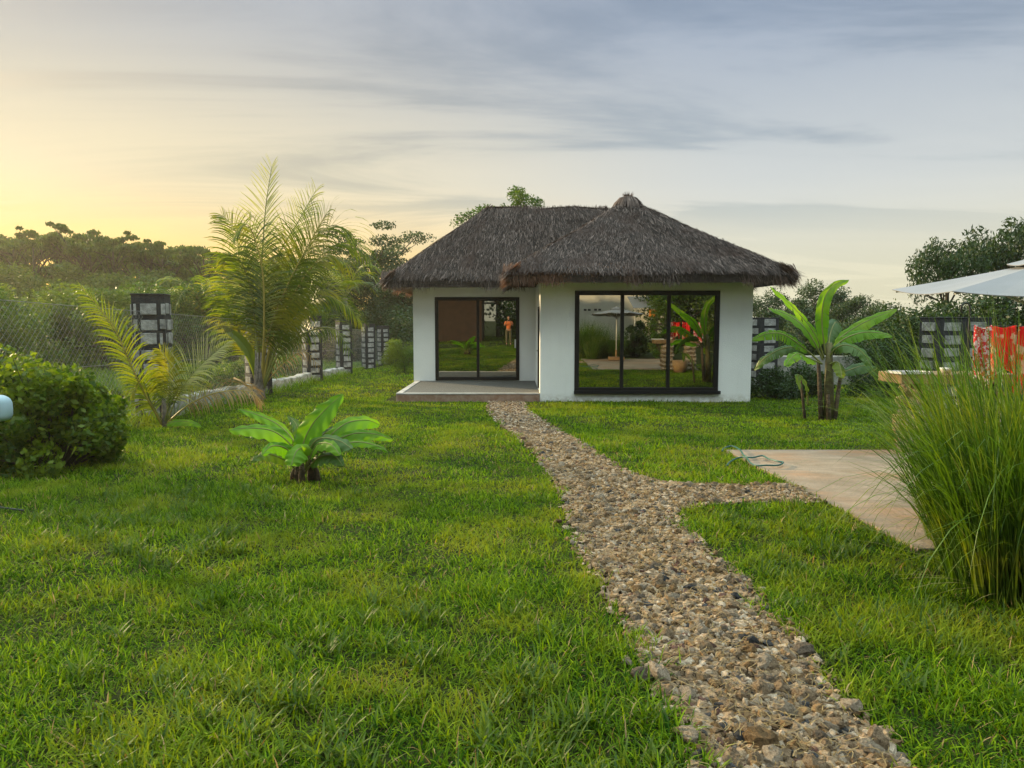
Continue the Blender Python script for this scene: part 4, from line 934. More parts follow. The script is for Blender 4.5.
sb = G(165, 428); sp = empty('small_palm', (sb.x, sb.y, gzf(sb.x, sb.y)), label='small young palm in front of nearest fence pillar', cat='palm tree'); D1 = sb.y
nb = NB(); nb.tube([(0, 0, -.05), (0, 0, .25), (0, 0, .5)], [.045, .04, .03], 9); nb.obj('trunk', M['palmbark'], sp, smooth=True)
for q, (L, dr, ll, mf, dp_) in enumerate([([(162, 425), (148, 400), (134, 372), (112, 325), (80, 286)], (D1, D1 - 1.2), .38, 'frondy', .75), ([(165, 422), (168, 400), (170, 380), (168, 362), (160, 350)], (D1, D1 + .3), .36, 'frond', .8),
      ([(166, 424), (180, 392), (200, 366), (228, 342)], (D1, D1 + .2), .50, 'frondpale', .5), ([(166, 424), (190, 404), (220, 392), (250, 392), (262, 405)], (D1, D1 + .1), .38, 'fronddry', 1.2),
      ([(163, 424), (150, 400), (142, 380), (132, 392)], (D1, D1 - .4), .40, 'frond', .9), ([(164, 424), (172, 400), (184, 385), (206, 388)], (D1, D1 - .5), .42, 'frond', .9)]):
    frond(pxpts(sp, L, dr), 44, ll * 1.15, M[mf], M['rachisy' if q in (0, 3) else 'rachis'], sp, lw=.013, droop=dp_, start=.25, seed=60 + q, srad=.018, spread=.8 if q == 0 else 1)
# distant palms
bp = empty('distant_palm', W(206, 345, 40), label='hazy coconut palm beyond the fence left of the big palm', cat='palm tree')
nb = NB(); nb.tube([(0, 0, -1.8), (0, 0, 0), (.1, 0, 1.4)], [.25, .2, .16], 8); nb.obj('trunk', M['palmbark'], bp, smooth=True)
for q in range(10):
    a = q * .63 + .2; c, s_ = math.cos(a), math.sin(a); e = .6 + .35 * (q % 3); frond(upd=(0, 0, 1.), pts=[(.1, 0, 1.4), (c * .9, s_ * .9, 1.4 + e * 1.4), (c * 2.0, s_ * 2.0, 1.4 + e * 1.6), (c * 3.0, s_ * 3.0, 1.2 + e * .7)], nl=24, ll=.95, m_leaf=M['frondpale' if q == 4 else 'frond'], m_st=M['rachis'], parent=bp, lw=.04, droop=.9, seed=80 + q, srad=.04)
bp2 = copy_tree(bp); bp2.location = W(345, 318, 50); bp2.rotation_euler.z = 1.3; bp2['label'] = 'dark palm crown between the coconut palm and the roof eave'

# ------------------------------------------------------------------ banana plants
def banana_leaf(parent, pts, wid, mt, seed=0, tear=0., fold=.25, name='leaf', pet=.18, up=None, rad=.016):
    """pts: midrib incl. stalk; blade starts after pet"""
    g = np.random.default_rng(seed); P = smooth_pts([Vector(p) for p in pts], 8); m = len(P); nb = NB(); A = np.array([p[:] for p in P])
    cum = np.concatenate([[0], np.cumsum(np.linalg.norm(np.diff(A, axis=0), axis=1))]); Lt = cum[-1]; n = 40; s = np.linspace(pet, 1, n); Bm = np.stack([np.interp(s * Lt, cum, A[:, i]) for i in range(3)], -1)
    T_ = np.gradient(Bm, axis=0); T_ /= np.linalg.norm(T_, axis=1)[:, None]; U = np.array((.25 * math.sin(seed * 2.1), -.72, .62 + .2 * math.sin(seed * 3.7)) if up is None else up, float); sd = np.cross(T_, U[None]); sd /= np.maximum(np.linalg.norm(sd, axis=1), .05)[:, None]
    nr = np.cross(sd, T_); f = (s - pet) / (1 - pet); prof = wid * np.clip(np.sin(math.pi * np.clip(f, 0, 1) ** .88) ** .5, .0, 1) * (1 - .1 * f); prof[0] = .01; prof[-1] = .002
    for sg in (-1, 1):
        cols = 5; V = np.zeros((n, cols, 3)); wv = 1 + .04 * np.sin(f * 21 + seed) + g.normal(0, .012, n)
        for c in range(cols):
            q = c / (cols - 1); V[:, c] = Bm + sd * sg * (prof * wv * q)[:, None] * math.cos(fold) + nr * (prof * (q * math.sin(fold) - .45 * q * q * abs(fold) * 1.2) + .012 * np.sin(f * 33 + c + seed) * q)[:, None] - np.array((0, 0, 1.)) * (prof * q * q * .38)[:, None]
        Fc = []; cut = set()
        for i in range(n - 1):
            if tear and g.random() < tear: cut.add(i)
        # torn slits: duplicate rows so that the halves can part
        rows = []; idx = 0; VV = []
        for i in range(n):
            VV.append(V[i]); 
            if i in cut:
                r2 = V[i].copy(); drop = g.uniform(.02, .07)
                for c in range(1, cols): r2[c] += -nr[i] * drop * (c / cols) * wid * 3 + T_[i] * .015 * c / cols
                VV.append(r2); rows.append((len(VV) - 2, len(VV) - 1))
        VV = np.array(VV); gapset = {a for a, b in rows}
        for i in range(len(VV) - 1):
            if i in gapset: continue
            for c in range(cols - 1):
                a = i * cols + c; q4 = (a, a + 1, a + cols + 1, a + cols); Fc.append(q4 if sg == 1 else q4[::-1])
        nb.add(VV.reshape(-1, 3), Fc, np.clip(.5 + .3 * g.normal(), 0, 1))
    o = nb.obj('leaf', M[mt], parent, smooth=True); o.name = name
    st = NB(); st.tube(P, [rad * (1 - .8 * i / (m - 1)) for i in range(m)], 6); st.obj('midrib', M['rachis'], o, smooth=True)
    return o
b1 = G(306, 483); ban = empty('small_banana_plant', (b1.x, b1.y, gzf(b1.x, b1.y)), label='small low banana plant with bright green leaves on lawn', cat='banana plant'); d1 = b1.y
nb = NB()
for (x, y, h, t) in [(-.08, 0, .26, .05), (.06, .03, .30, .055), (-.02, -.08, .2, .04), (.14, -.03, .2, .035), (-.16, .03, .16, .03)]: nb.tube([(x, y, -.03), (x * .9, y, h * .5), (x * .7, y, h)], [t, t * .8, t * .55], 9)
nb.obj('stem', M['drystem'], ban, smooth=True)
for q, (L, dr, wd, mt, fo, pt) in enumerate([
    ([(304, 470), (303, 446), (312, 425), (328, 407), (343, 394)], (d1, d1 + .05), .165, 'banana', .3, .2),
    ([(303, 470), (296, 445), (280, 426), (258, 415), (238, 409)], (d1, d1 + .35), .06, 'banana', .3, .3),
    ([(302, 470), (293, 448), (275, 432), (252, 428), (229, 430)], (d1, d1 - .1), .10, 'banana', .15, .3),
    ([(304, 470), (302, 450), (296, 452), (291, 466)], (d1, d1 - .35), .125, 'banana', -.1, .35),
    ([(305, 470), (311, 447), (322, 438), (340, 441), (352, 449)], (d1, d1 - .3), .125, 'bananadark', -.1, .25),
    ([(310, 470), (325, 442), (345, 424), (366, 420), (380, 425)], (d1 + .1, d1 + .5), .115, 'banana', .2, .3),
    ([(312, 470), (330, 446), (352, 434), (375, 434), (393, 440)], (d1 + .1, d1 + .2), .075, 'banana', .1, .3),
    ([(312, 470), (332, 450), (355, 442), (378, 446), (388, 452)], (d1, d1 - .1), .05, 'banana', .1, .3),
    ([(300, 474), (285, 460), (265, 454), (250, 462)], (d1, d1 - .1), .06, 'bananadark', .0, .25),
    ([(312, 468), (318, 440), (335, 428), (350, 425)], (d1 + .2, d1 + .5), .07, 'bananadark', .2, .3),
    ([(303, 472), (300, 442), (296, 424), (288, 416)], (d1 + .1, d1 + .3), .07, 'bananadark', .3, .2),
    ([(306, 472), (314, 440), (322, 420), (334, 414)], (d1 + .1, d1 + .4), .08, 'bananadark', .3, .2),
    ([(304, 474), (318, 458), (334, 456), (343, 466)], (d1, d1 - .35), .085, 'bananadark', .0, .2),
    ([(302, 472), (288, 450), (272, 446), (262, 455)], (d1, d1 - .35), .08, 'banana', .0, .2),
    ([(306, 470), (316, 446), (330, 444), (340, 455)], (d1, d1 - .45), .08, 'banana', .1, .2),
    ([(300, 470), (284, 440), (262, 432), (245, 437)], (d1, d1 + .5), .05, 'bananadark', .2, .3)]):
    banana_leaf(ban, pxpts(ban, L, dr), wd, mt, seed=q, fold=fo, pet=pt, rad=.011)
b2 = G(829, 421); bt = empty('banana_plant', (b2.x, b2.y, gzf(b2.x, b2.y)), label='tall banana plant with broad leaves right of the house', cat='banana plant'); d2 = b2.y
nb = NB()
nb.tube([(0, 0, -.05), (-.02, 0, .5), (-.04, 0, 1.05), (-.05, 0, 1.45)], [.10, .085, .07, .05], 11); nb.obj('stem', M['bananastem'], bt, smooth=True)
nb = NB()
for (x, y, h, t, lx) in [(-.13, .02, 1.1, .05, -.1), (.12, .05, 1.0, .045, .1), (.05, -.12, .6, .04, .06), (-.42, .05, .8, .03, -.12), (-.05, -.12, .5, .045, -.04)]: nb.tube([(x, y, -.05), (x + lx * .5, y, h * .5), (x + lx, y, h)], [t, t * .85, t * .6], 9)
nb.obj('dry_sheath', M['drystem'], bt, smooth=True)
for q, (L, dr, wd, mt, fo, tr, pt) in enumerate([
    ([(826, 355), (822, 325), (824, 300), (834, 285), (849, 280)], (d2, d2 + .2), .15, 'banana', .6, .05, .12),
    ([(824, 358), (815, 335), (800, 315), (785, 300), (770, 287)], (d2, d2 - .3), .125, 'banana', .45, .06, .12),
    ([(823, 360), (808, 332), (793, 318), (778, 311), (768, 308)], (d2, d2 + .5), .115, 'banana', .3, .15, .15),
    ([(826, 358), (838, 340), (856, 327), (876, 317), (897, 309)], (d2, d2 + .2), .13, 'banana', .25, .25, .2),
    ([(826, 360), (840, 342), (860, 333), (880, 333), (893, 337)], (d2, d2 - .3), .14, 'banana', .1, .15, .2),
    ([(820, 362), (800, 345), (782, 334), (766, 334), (752, 340)], (d2, d2 + .1), .13, 'banana', .2, .35, .2),
    ([(822, 364), (808, 358), (796, 354), (785, 366)], (d2, d2 - .6), .14, 'banana', .1, .1, .15),
    ([(828, 356), (830, 335), (836, 322), (842, 332)], (d2, d2 + .8), .16, 'bananadark', .2, .05, .15),
    ([(828, 362), (834, 350), (846, 345), (862, 352), (872, 368)], (d2, d2 - .5), .15, 'bananadark', .1, .12, .2),
    ([(822, 364), (805, 350), (785, 348), (765, 358), (754, 370)], (d2, d2 + .7), .13, 'bananadark', .1, .35, .2),
    ([(826, 366), (836, 362), (840, 366), (842, 378)], (d2, d2 - .5), .12, 'frondy', -.2, .05, .2),
    ([(808, 405), (806, 385), (798, 375), (800, 390)], (d2, d2 - .3), .07, 'bananadark', .2, .1, .2),
    ([(828, 370), (842, 372), (868, 366), (885, 384)], (d2, d2 + .8), .13, 'bananadark', .2, .2, .2)]):
    banana_leaf(bt, pxpts(bt, L, dr), wd, mt, seed=20 + q, fold=fo, tear=tr, pet=pt, rad=.018)
for (u_, v_, dx_, sd_, lab) in [(183, 430, .35, 1, 'single pale green leaf lying on lawn near the small palm'), (150, 409, .4, 2, 'long yellow green leaf drooping to the lawn beside the small palm')]:
    p = G(u_, v_); r = empty('fallen_leaf', (p.x, p.y, gzf(p.x, p.y)), label=lab, cat='leaf')
    banana_leaf(r, [(-dx_, .1, .06), (-.1, 0, .13), (.15, -.03, .12), (dx_, -.08, .05)], .07, 'banana', seed=sd_, fold=.15, pet=.05, name='blade', rad=.006)

# ------------------------------------------------------------------ tall ornamental grass
def tall_clump(x, y, rad, n, hmax, seed, label, lean=1.):
    g = np.random.default_rng(seed); r = empty('ornamental_grass', (x, y, gzf(x, y)), 0, label, 'ornamental grass', 'tall ornamental grass clumps'); nb = NB()
    a = g.uniform(0, 6.28, n); q = rad * np.sqrt(g.random(n)); hd = a + g.normal(0, .6, n); L = hmax * g.uniform(.3, 1.0, n) ** .8; tl = .02 + .30 * (q / rad) * g.uniform(.2, 1.3, n) * lean; bd = g.uniform(.05, 1.0, n) ** 1.5 * 1.7 * lean
    kk = np.where(g.random(n) < .14, g.integers(3, 8, n), 99); kb = g.uniform(.5, 1.6, n)      # some blades are bent over
    k_ = 9; P = np.zeros((n, k_, 3)); P[:, 0] = np.stack([q * np.cos(a), q * np.sin(a), 0 * q - .02], -1)
    for i in range(1, k_):
        t = i / (k_ - 1); th = tl + bd * t ** 2.2 + np.where(kk < i, kb, 0); P[:, i] = P[:, i - 1] + np.stack([np.cos(hd) * np.sin(th), np.sin(hd) * np.sin(th), np.cos(th)], -1) * (L / (k_ - 1))[:, None]
    sa = g.uniform(0, 6.28, n); sd = np.stack([np.cos(sa), np.sin(sa), 0 * sa], -1)
    nb.strips(P, sd, g.uniform(.0022, .0058, n)[:, None] * np.array([.8, 1, 1, 1, .9, .8, .65, .4, .06])[None], g.random(n)); nb.obj('blades', M['tall'], r)
    # dead straw stalks lying outward
    n = n // 26; hd = g.uniform(0, 6.28, n); L = g.uniform(.3, .9, n) * hmax * .7; P = np.zeros((n, 5, 3)); P[:, 0] = np.stack([.6 * rad * np.cos(hd), .6 * rad * np.sin(hd), .05 + 0 * hd], -1); tl = g.uniform(.3, 1.15, n)
    for i in range(1, 5): th = tl + .12 * i; P[:, i] = P[:, i - 1] + np.stack([np.cos(hd) * np.sin(th), np.sin(hd) * np.sin(th), np.cos(th)], -1) * (L / 4)[:, None]
    P[:, :, 2] = np.maximum(P[:, :, 2], .02); nb = NB(); nb.strips(P, np.stack([-np.sin(hd), np.cos(hd), 0 * hd], -1), np.full((n, 1), .0022) * np.array([1, 1, 1, .8, .3])[None], g.random(n)); nb.obj('dry_stalks', M['stalk'], r)
    return r
tall_clump(3.02, 4.15, .36, 3000, 1.85, 1, 'huge clump of long green grass blades at the right edge')
tall_clump(3.55, 4.3, .36, 1200, 1.75, 2, 'tall green grass clump behind the huge one at right edge')
tall_clump(4.3, 4.3, .36, 700, 1.6, 3, 'tall green grass clump outside the frame mirrored in window')
tall_clump(3.3, 5.15, .22, 420, 1.25, 4, 'smaller arching grass clump spilling on the slab')

# ------------------------------------------------------------------ parasol
ux, uy = 4.22, 5.7; uz = -SL * uy + .055
um = empty('parasol', (ux, uy, uz), label='pale grey canvas garden parasol with vented top at right edge', cat='parasol')
nb = NB(); nb.tube([(0, 0, .05), (0, 0, 2.05)], .02, 12); nb.obj('pole', M['white_metal'], um, smooth=True)
nb = NB(); nb.box((-.3, -.22, 0), (.3, .22, .12)); nb.tube([(0, 0, .12), (0, 0, .4)], .035, 12); nb.obj('base', M['wood'], um, bevel=.01)
def canopy(nb, R0, z0, R1, z1, seg=8, rows=6, sag=.03, a0=R(22.5)):
    V = []; Fc = []; sub = 6; N = seg * sub
    for i in range(rows + 1):
        t = i / rows; Rr = R0 + (R1 - R0) * t
        for j in range(N):
            sidx, f = divmod(j, sub); f /= sub; A0 = a0 + 2 * math.pi * sidx / seg; A1 = a0 + 2 * math.pi * (sidx + 1) / seg
            x = Rr * (math.cos(A0) * (1 - f) + math.cos(A1) * f); y = Rr * (math.sin(A0) * (1 - f) + math.sin(A1) * f)
            V.append((x, y, z0 + (z1 - z0) * t ** .9 - sag * math.sin(math.pi * f) * t - .0 * t))
    for i in range(rows):
        for j in range(N): Fc.append((i * N + j, i * N + (j + 1) % N, (i + 1) * N + (j + 1) % N, (i + 1) * N + j))
    nb.add(V, Fc)
nb = NB(); canopy(nb, .10, 2.07, 1.10, 1.855); can = nb.obj('canopy', M['canvas'], um); sm = can.modifiers.new('solid', 'SOLIDIFY'); sm.thickness = .006; can.rotation_euler = (R(3.2), 0, 0); can.location = (0, .10, -.02)
nb = NB(); canopy(nb, .01, 2.15, .30, 2.06, rows=3, sag=.012); o = nb.obj('vent_cap', M['canvas'], can); sm = o.modifiers.new('solid', 'SOLIDIFY'); sm.thickness = .006
nb = NB(); nb.tube([(0, 0, 2.14), (0, 0, 2.17), (0, 0, 2.2)], [.02, .018, .004], 10); nb.obj('finial', M['white_metal'], can)
for q in range(8):
    a = R(22.5) + q * math.pi / 4; nb = NB(); nb.tube([(math.cos(a) * .1, math.sin(a) * .1, 2.02), (math.cos(a) * 1.07, math.sin(a) * 1.07, 1.84)], .008, 6); nb.tube([(math.cos(a) * .03, math.sin(a) * .03, 1.7), (math.cos(a) * .55, math.sin(a) * .55, 1.93)], .006, 6); nb.obj('rib', M['white_metal'], can)

# ------------------------------------------------------------------ stone counter and what stands on it
cx0, cx1 = 4.98, 6.5; cyy = 9.55; cg = -SL * cyy; ctop = W(915, 374, 9.2).z
ct = empty('stone_counter', (5.4, cyy, cg), label='outdoor counter with wooden top on pale stone legs beside slab', cat='counter')
nb = NB(); nb.box((cx0 - 5.4, -.38, ctop - cg - .13), (cx1 - 5.4, .22, ctop - cg)); nb.obj('top', M['wood'], ct, bevel=.012)
V_, F_ = rock_geo(500, 3)
for lx in (5.45, 6.25):
    g = np.random.default_rng(int(lx * 10)); nb = NB(); zz = 0.0; 
    while zz < ctop - cg - .2:
        hh = g.uniform(.13, .2); hh = min(hh, ctop - cg - .15 - zz)
        for (ox, oy) in ((-.1, -.15), (.1, -.15), (-.1, .12), (.1, .12)):
            s = np.array((g.uniform(.24, .3), g.uniform(.28, .34), hh * 1.9)); nb.add(V_ * s + (lx - 5.4 + ox + g.normal(0, .015), oy, zz + hh / 2), F_)
        zz += hh * .92
    nb.obj('leg', ST[1], ct)
tz = ctop
tr = empty('serving_tray', (5.15, 9.3, tz + .001), .1, 'shallow metal tray lying on the wooden counter', 'tray')
nb = NB(); nb.box((-.22, -.15, 0), (.22, .15, .008)); nb.box((-.22, -.15, .008), (-.21, .15, .03)); nb.box((.21, -.15, .008), (.22, .15, .03)); nb.box((-.21, -.15, .008), (.21, -.14, .03)); nb.box((-.21, .14, .008), (.21, .15, .03)); nb.obj('tray_body', M['white_metal'], tr)
bt_ = NB(); bt_.tube([(0, 0, 0), (0, 0, .05), (0, 0, .07)], [.05, .075, .08], 16); o = bt_.obj('bowl', M['paintwhite'], smooth=True, loc=(5.62, 9.3, tz + .001)); tag(o, 'small white bowl standing on the wooden counter', 'bowl')
# basket beside the counter (seen mirrored in the window)
nb = NB(); nb.tube([(0, 0, 0), (0, 0, .2), (0, 0, .42)], [.2, .25, .27], 18); o = nb.obj('log_basket', M['wood'], smooth=True, loc=(5.75, 10.25, gzf(5.75, 10.25))); tag(o, 'round brown basket on the lawn behind the stone counter', 'basket')

# ------------------------------------------------------------------ clothes line with cloths
cy = 8.76; cz = W(990, 325, cy).z; cgz = -SL * cy
cl_ = empty('clothes_line', (6.3, cy, cgz), label='thin steel clothes rail with hooked post behind tall grass', cat='clothes line')
x0 = W(969, 325, cy).x
nb = NB(); hk = [(x0 - 6.3, 0, 0), (x0 - 6.3, 0, cz - cgz)]
for k in range(9):
    a = math.pi * k / 8 * 1.25; hk.append((x0 - 6.3 - .055 + .055 * math.cos(a), 0, cz - cgz + .2 + .07 * math.sin(a)))
nb.tube(hk, .009, 8); nb.obj('hooked_post', M['steel'], cl_, smooth=True)
nb = NB(); nb.tube([(1.3, 0, 0), (1.3, 0, cz - cgz + .1)], .016, 8); nb.obj('post', M['steel'], cl_, smooth=True)
nb = NB(); nb.tube([(x0 - 6.3, 0, cz - cgz - .01), (.3, 0, cz - cgz - .02), (1.3, 0, cz - cgz - .01)], .005, 6); nb.obj('line', M['steel'], cl_)
def cloth(x0, x1, h, amp, m, label, seed):
    g = np.random.default_rng(seed); n = 40; k = 30; V = []; ph = g.uniform(0, 6)
    for i in range(k + 1):
        t = i / k
        for j in range(n + 1):
            f = j / n; x = x0 + (x1 - x0) * (f + .05 * math.sin(t * 3 + ph) * t); V.append((x - (x0 + x1) / 2, amp * (.35 + t) * math.sin(f * 9 + ph + .6 * t) + .3 * amp * math.sin(f * 23 + ph), -h * t * (1 + .16 * math.sin(f * 5 + ph)) - .035 * math.sin(f * 3.14) * (1 - t)))
    nb = NB(); nb.add(V, [(i * (n + 1) + j, i * (n + 1) + j + 1, (i + 1) * (n + 1) + j + 1, (i + 1) * (n + 1) + j) for i in range(k) for j in range(n)])
    o = nb.obj('hanging_cloth', m, smooth=True, loc=((x0 + x1) / 2, cy - .012, cz - .0)); sm = o.modifiers.new('solid', 'SOLIDIFY'); sm.thickness = .003
    tag(o, label, 'cloth', 'printed cloths hung out to dry')
xx = lambda u_: W(u_, 340, cy).x
cloth(xx(973), xx(990), .66, .05, M['pink_floral'], 'narrow white and dark red printed cloth, leftmost on line', 1)
cloth(xx(991), xx(1013), .60, .055, M['red_floral'], 'bright red cloth with cream flowers hanging mid line', 2)
cloth(xx(1018), xx(1042), .74, .055, M['red_floral'], 'red flowered cloth at the right edge of photo', 3)
cloth(xx(1052), xx(1080), .8, .03, M['pink_floral'], 'white and red printed cloth mirrored in the window', 4)

# ------------------------------------------------------------------ pale blue thing at the left edge
d = 6.3; p = W(-11, 408, d); gq = empty('garden_machine', (p.x, p.y, gzf(p.x, p.y)), label='pale blue rounded plastic housing on dark stand at left edge', cat='garden machine')
hh = p.z - gq.location.z
bm = bmesh.new(); bmesh.ops.create_icosphere(bm, subdivisions=3, radius=1)
for v in bm.verts:
    x, y, z = v.co; v.co = Vector((math.copysign(abs(x) ** .5, x) * .185, math.copysign(abs(y) ** .6, y) * .09, math.copysign(abs(z) ** .6, z) * .12 + x * .02 - .03 * abs(x))) + Vector((0, 0, hh))
me = bpy.data.meshes.new('housing'); bm.to_mesh(me); bm.free(); me.polygons.foreach_set('use_smooth', [True] * len(me.polygons)); hs = link('housing', me, M['blueplastic'], gq)
nb = NB(); nb.tube([(.115, -.10, hh + .03), (.115, -.05, hh + .03)], .03, 18); nb.obj('socket', M['blackplastic'], hs, smooth=True)
nb = NB(); nb.tube([(0, 0, hh - .09), (.02, 0, hh - .25), (0, 0, .03)], [.06, .045, .03], 10); nb.obj('stand', M['blackplastic'], gq, smooth=True)
nb = NB(); nb.tube([(-.15, 0, .1), (.1, -.05, .03), (.32, -.1, .02)], .009, 8); nb.obj('foot_rod', M['steel'], gq, smooth=True)

# ------------------------------------------------------------------ behind the camera, mirrored in the glass
sh = empty('wooden_hut', (-4.3, -8, gzf(-4, -6)), label='dark brown timber hut seen mirrored in sliding door', cat='hut')
nb = NB()
for q in range(26): nb.box((-2.3 + q * .18, .0 - (.008 if q % 2 else 0), -.2), (-2.3 + q * .18 + .172, .06, 3.3))
nb.box((-2.3, .06, -.2), (2.36, 4, 3.3)); nb.obj('wall', M['brownboard'], sh)
nb = NB(); nb.add([(-2.9, -.8, 3.1), (2.9, -.8, 3.1), (2.9, 2, 4.8), (-2.9, 2, 4.8), (-2.9, 4.8, 3.1), (2.9, 4.8, 3.1), (-2.9, -.8, 3.0), (2.9, -.8, 3.0), (2.9, 4.8, 3.0), (-2.9, 4.8, 3.0)], [(0, 1, 2, 3), (3, 2, 5, 4), (6, 7, 1, 0), (8, 9, 4, 5), (9, 8, 7, 6)]); nb.obj('roof', M['thatch_core'], sh)
nb = NB(); nb.box((.9, -.03, 1.5), (1.7, -.01, 3.0)); nb.obj('window', M['frame'], sh)
wb = empty('cream_building', (7.4, -12, .1), label='cream painted building with small vent holes mirrored in window', cat='building')
nb = NB(); nb.box((-3.2, -5, -.2), (1.6, 0, 4.6)); nb.obj('wall', M['paintwhite'], wb, bevel=.02)
nb = NB(); nb.box((-3.4, -5.2, 4.6), (1.8, .3, 4.75)); nb.obj('roof', M['concrete'], wb)
for q in range(4):
    nb = NB(); nb.box((-2.75 + q * .26 + (.14 if q > 1 else 0), .0, 2.0), (-2.57 + q * .26 + (.14 if q > 1 else 0), .015, 2.12)); nb.obj('vent', M['frame'], wb)

wc = empty('white_canopy', (8.5, -8, gzf(8, -6)), label='white flat canopy with orange tarp mirrored above the counter', cat='canopy')
nb = NB(); nb.add([(-1.3, 0, 2.05), (1.3, 0, 2.0), (1.3, -2.5, 2.75), (-1.3, -2.5, 2.8)], [(0, 1, 2, 3)]); o = nb.obj('roof', M['canvas'], wc); o.modifiers.new('s', 'SOLIDIFY').thickness = .02
for px_ in (-1.2, 1.2):
    nb = NB(); nb.tube([(px_, -.1, 0), (px_, -.1, 2.05)], .03, 8); nb.obj('post', M['white_metal'], wc)
nb = NB(); nb.add([(-.35, -.2, 1.55), (.35, -.2, 1.55), (.35, -.22, 1.95), (-.35, -.22, 1.95)], [(0, 1, 2, 3)]); o = nb.obj('tarp', M['orange_plastic'], wc); o.modifiers.new('s', 'SOLIDIFY').thickness = .01
pillar(8.35, -5.2, R(30), 'block pillar behind the photographer mirrored in the window', h=1.75, wd=.6, seed=29, group='block pillars along right side')

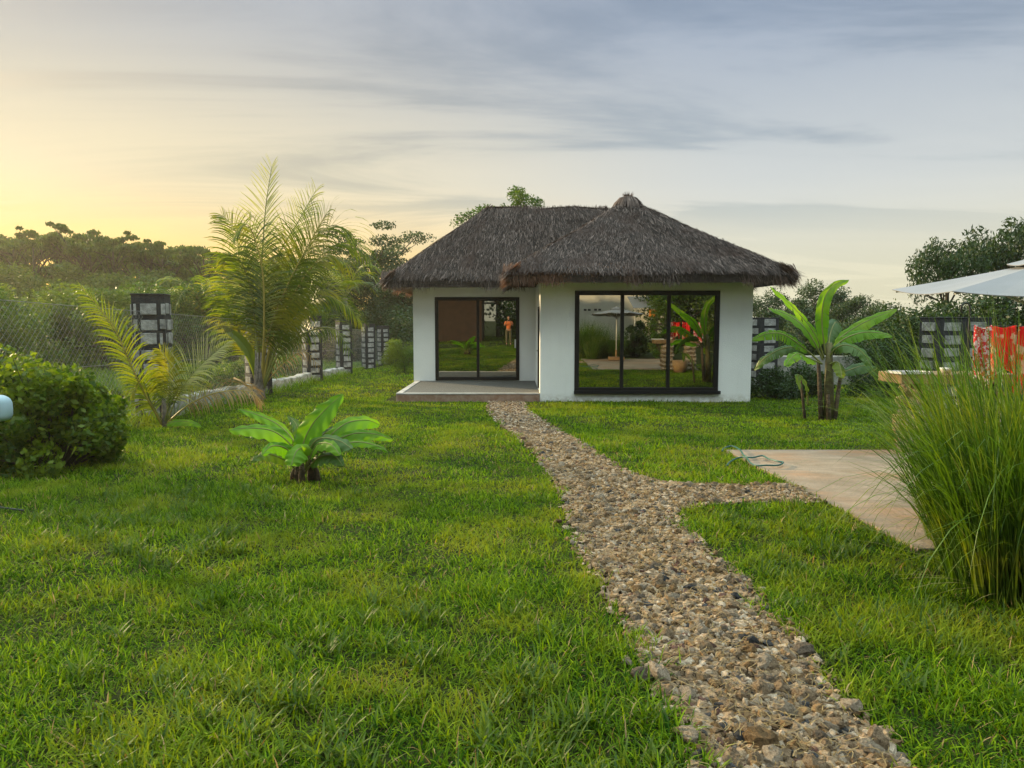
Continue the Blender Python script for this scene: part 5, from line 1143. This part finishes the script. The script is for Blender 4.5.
# photographer, reflected in the sliding door
def person():
    r = empty('person', (-.2, -.55, gzf(0, -.55)), 0, 'person in orange shirt and olive trousers holding up a phone', 'person')
    J = {'pel': (0, 0, .93, .135), 'wai': (0, 0, 1.08, .12), 'che': (0, .01, 1.28, .15), 'nk0': (0, 0, 1.42, .075), 'nk': (0, .01, 1.50, .055)}
    def skin(name, verts, edges, mt, parent, sub=2, root=0):
        me = bpy.data.meshes.new(name); me.from_pydata([v[:3] for v in verts], edges, []); o = link(name, me, mt, parent)
        md = o.modifiers.new('skin', 'SKIN'); sv = me.skin_vertices[0].data
        for i, v in enumerate(verts): sv[i].radius = (v[3], v[3] * (v[4] if len(v) > 4 else 1))
        sv[root].use_root = True; md.use_smooth_shade = True; ss = o.modifiers.new('sub', 'SUBSURF'); ss.levels = ss.render_levels = sub; return o
    V = [(0, 0, .93, .12), (0, 0, 1.1, .11), (0, 0, 1.3, .13), (0, 0, 1.43, .07), (0, .01, 1.5, .052), (0, .01, 1.56, .05)]; E = [(0, 1), (1, 2), (2, 3), (3, 4), (4, 5)]
    def add(p, par): V.append(p); E.append((par, len(V) - 1)); return len(V) - 1
    for s in (-1, 1):
        a = add((s * .10, 0, .86, .088), 0); a = add((s * .11, .01, .5, .06), a); a = add((s * .12, 0, .28, .05), a); a = add((s * .12, -.01, .09, .035), a); a = add((s * .13, .12, .035, .035), a); add((s * .135, .2, .03, .025), a)
        a = add((s * .175, 0, 1.38, .05), 2); a = add((s * .24, .08, 1.15, .042), a); a = add((s * .14, .32, 1.36, .03), a); a = add((s * .10, .40, 1.42, .026), a)
    body = skin('body', V, E, M['skin'], r)
    # fingers curled around the phone edges, and thumbs
    for s in (-1, 1):
        for k in range(4):
            z0 = 1.47 - k * .021; L = [.9, 1, .95, .75][k]
            skin('finger', [(s * .098, .405, 1.42 + (z0 - 1.42) * .6, .010), (s * .105, .425, z0, .009), (s * .09, .452, z0 + .004, .008), (s * (.09 - .03 * L), .462, z0 + .004, .007)], [(0, 1), (1, 2), (2, 3)], M['skin'], body, 1)
        skin('thumb', [(s * .095, .40, 1.42, .012), (s * .075, .418, 1.395, .011), (s * .05, .425, 1.40, .009)], [(0, 1), (1, 2)], M['skin'], body, 1)
    bm = bmesh.new(); bmesh.ops.create_uvsphere(bm, u_segments=28, v_segments=20, radius=1)
    for v in bm.verts:
        x, y, z = v.co; w_ = .078 * (1 - .22 * max(0, -z)); yy = y * .095; zz = z * .122
        if y > 0:
            yy += .022 * math.exp(-((x / .16) ** 2 + ((z + .12) / .2) ** 2)); yy -= .010 * (math.exp(-(((abs(x) - .38) / .17) ** 2 + ((z - .08) / .12) ** 2))); yy += .007 * math.exp(-((x / .35) ** 2 + ((z + .48) / .07) ** 2)); yy += .008 * math.exp(-((x / .3) ** 2 + ((z + .85) / .2) ** 2))
        v.co = (x * w_, yy + .02, zz + 1.63)
    me = bpy.data.meshes.new('head'); bm.to_mesh(me); bm.free(); me.polygons.foreach_set('use_smooth', [True] * len(me.polygons)); hd = link('head', me, M['skin'], r)
    for s in (-1, 1):
        for (nm, c, sc, mt) in (('ear', (s * .078, .012, 1.63), (.012, .022, .033), 'skin'), ('eye', (s * .031, .098, 1.64), (.011, .009, .007), 'hair')):
            bm = bmesh.new(); bmesh.ops.create_uvsphere(bm, u_segments=12, v_segments=8, radius=1); bmesh.ops.transform(bm, matrix=Matrix.Translation(c) @ Matrix.Diagonal((*sc, 1)), verts=bm.verts)
            me = bpy.data.meshes.new(nm); bm.to_mesh(me); bm.free(); link(nm, me, M[mt], hd)
    bm = bmesh.new(); bmesh.ops.create_uvsphere(bm, u_segments=24, v_segments=16, radius=1)
    for v in bm.verts: v.co = (v.co.x * .086, v.co.y * .104 + .008, v.co.z * .112 + 1.655)
    bmesh.ops.delete(bm, geom=[v for v in bm.verts if (v.co.y > .045 and v.co.z < 1.70) or v.co.z < 1.575], context='VERTS')
    me = bpy.data.meshes.new('hair'); bm.to_mesh(me); bm.free(); link('hair', me, M['hair'], r).modifiers.new('s', 'SOLIDIFY').thickness = .006
    V = [(0, 0, .90, .15), (0, 0, 1.1, .14), (0, 0, 1.3, .155), (0, 0, 1.41, .085)]; E = [(0, 1), (1, 2), (2, 3)]
    for s in (-1, 1): a = len(V); V.append((s * .18, 0, 1.375, .07)); E.append((2, a)); V.append((s * .225, .05, 1.23, .062)); E.append((a, a + 1))
    skin('shirt', V, E, M['shirt'], r)
    V = [(0, 0, .96, .135)]; E = []
    for s in (-1, 1): a = len(V); V += [(s * .105, 0, .84, .105), (s * .115, .01, .5, .082), (s * .12, 0, .12, .07)]; E += [(0, a), (a, a + 1), (a + 1, a + 2)]
    skin('trousers', V, E, M['shorts'], r)
    for s in (-1, 1): nb = NB(); nb.box((s * .13 - .045, -.07, 0), (s * .13 + .045, .23, .06)); nb.obj('shoe', M['blackplastic'], r, bevel=.02)
    nb = NB(); nb.box((-.08, .434, 1.43), (.08, .442, 1.51)); ph = nb.obj('phone', M['blackplastic'], bevel=.003, loc=(-.2, -.55, gzf(0, -.55))); tag(ph, 'black phone held up in both hands by the person', 'phone')
person()
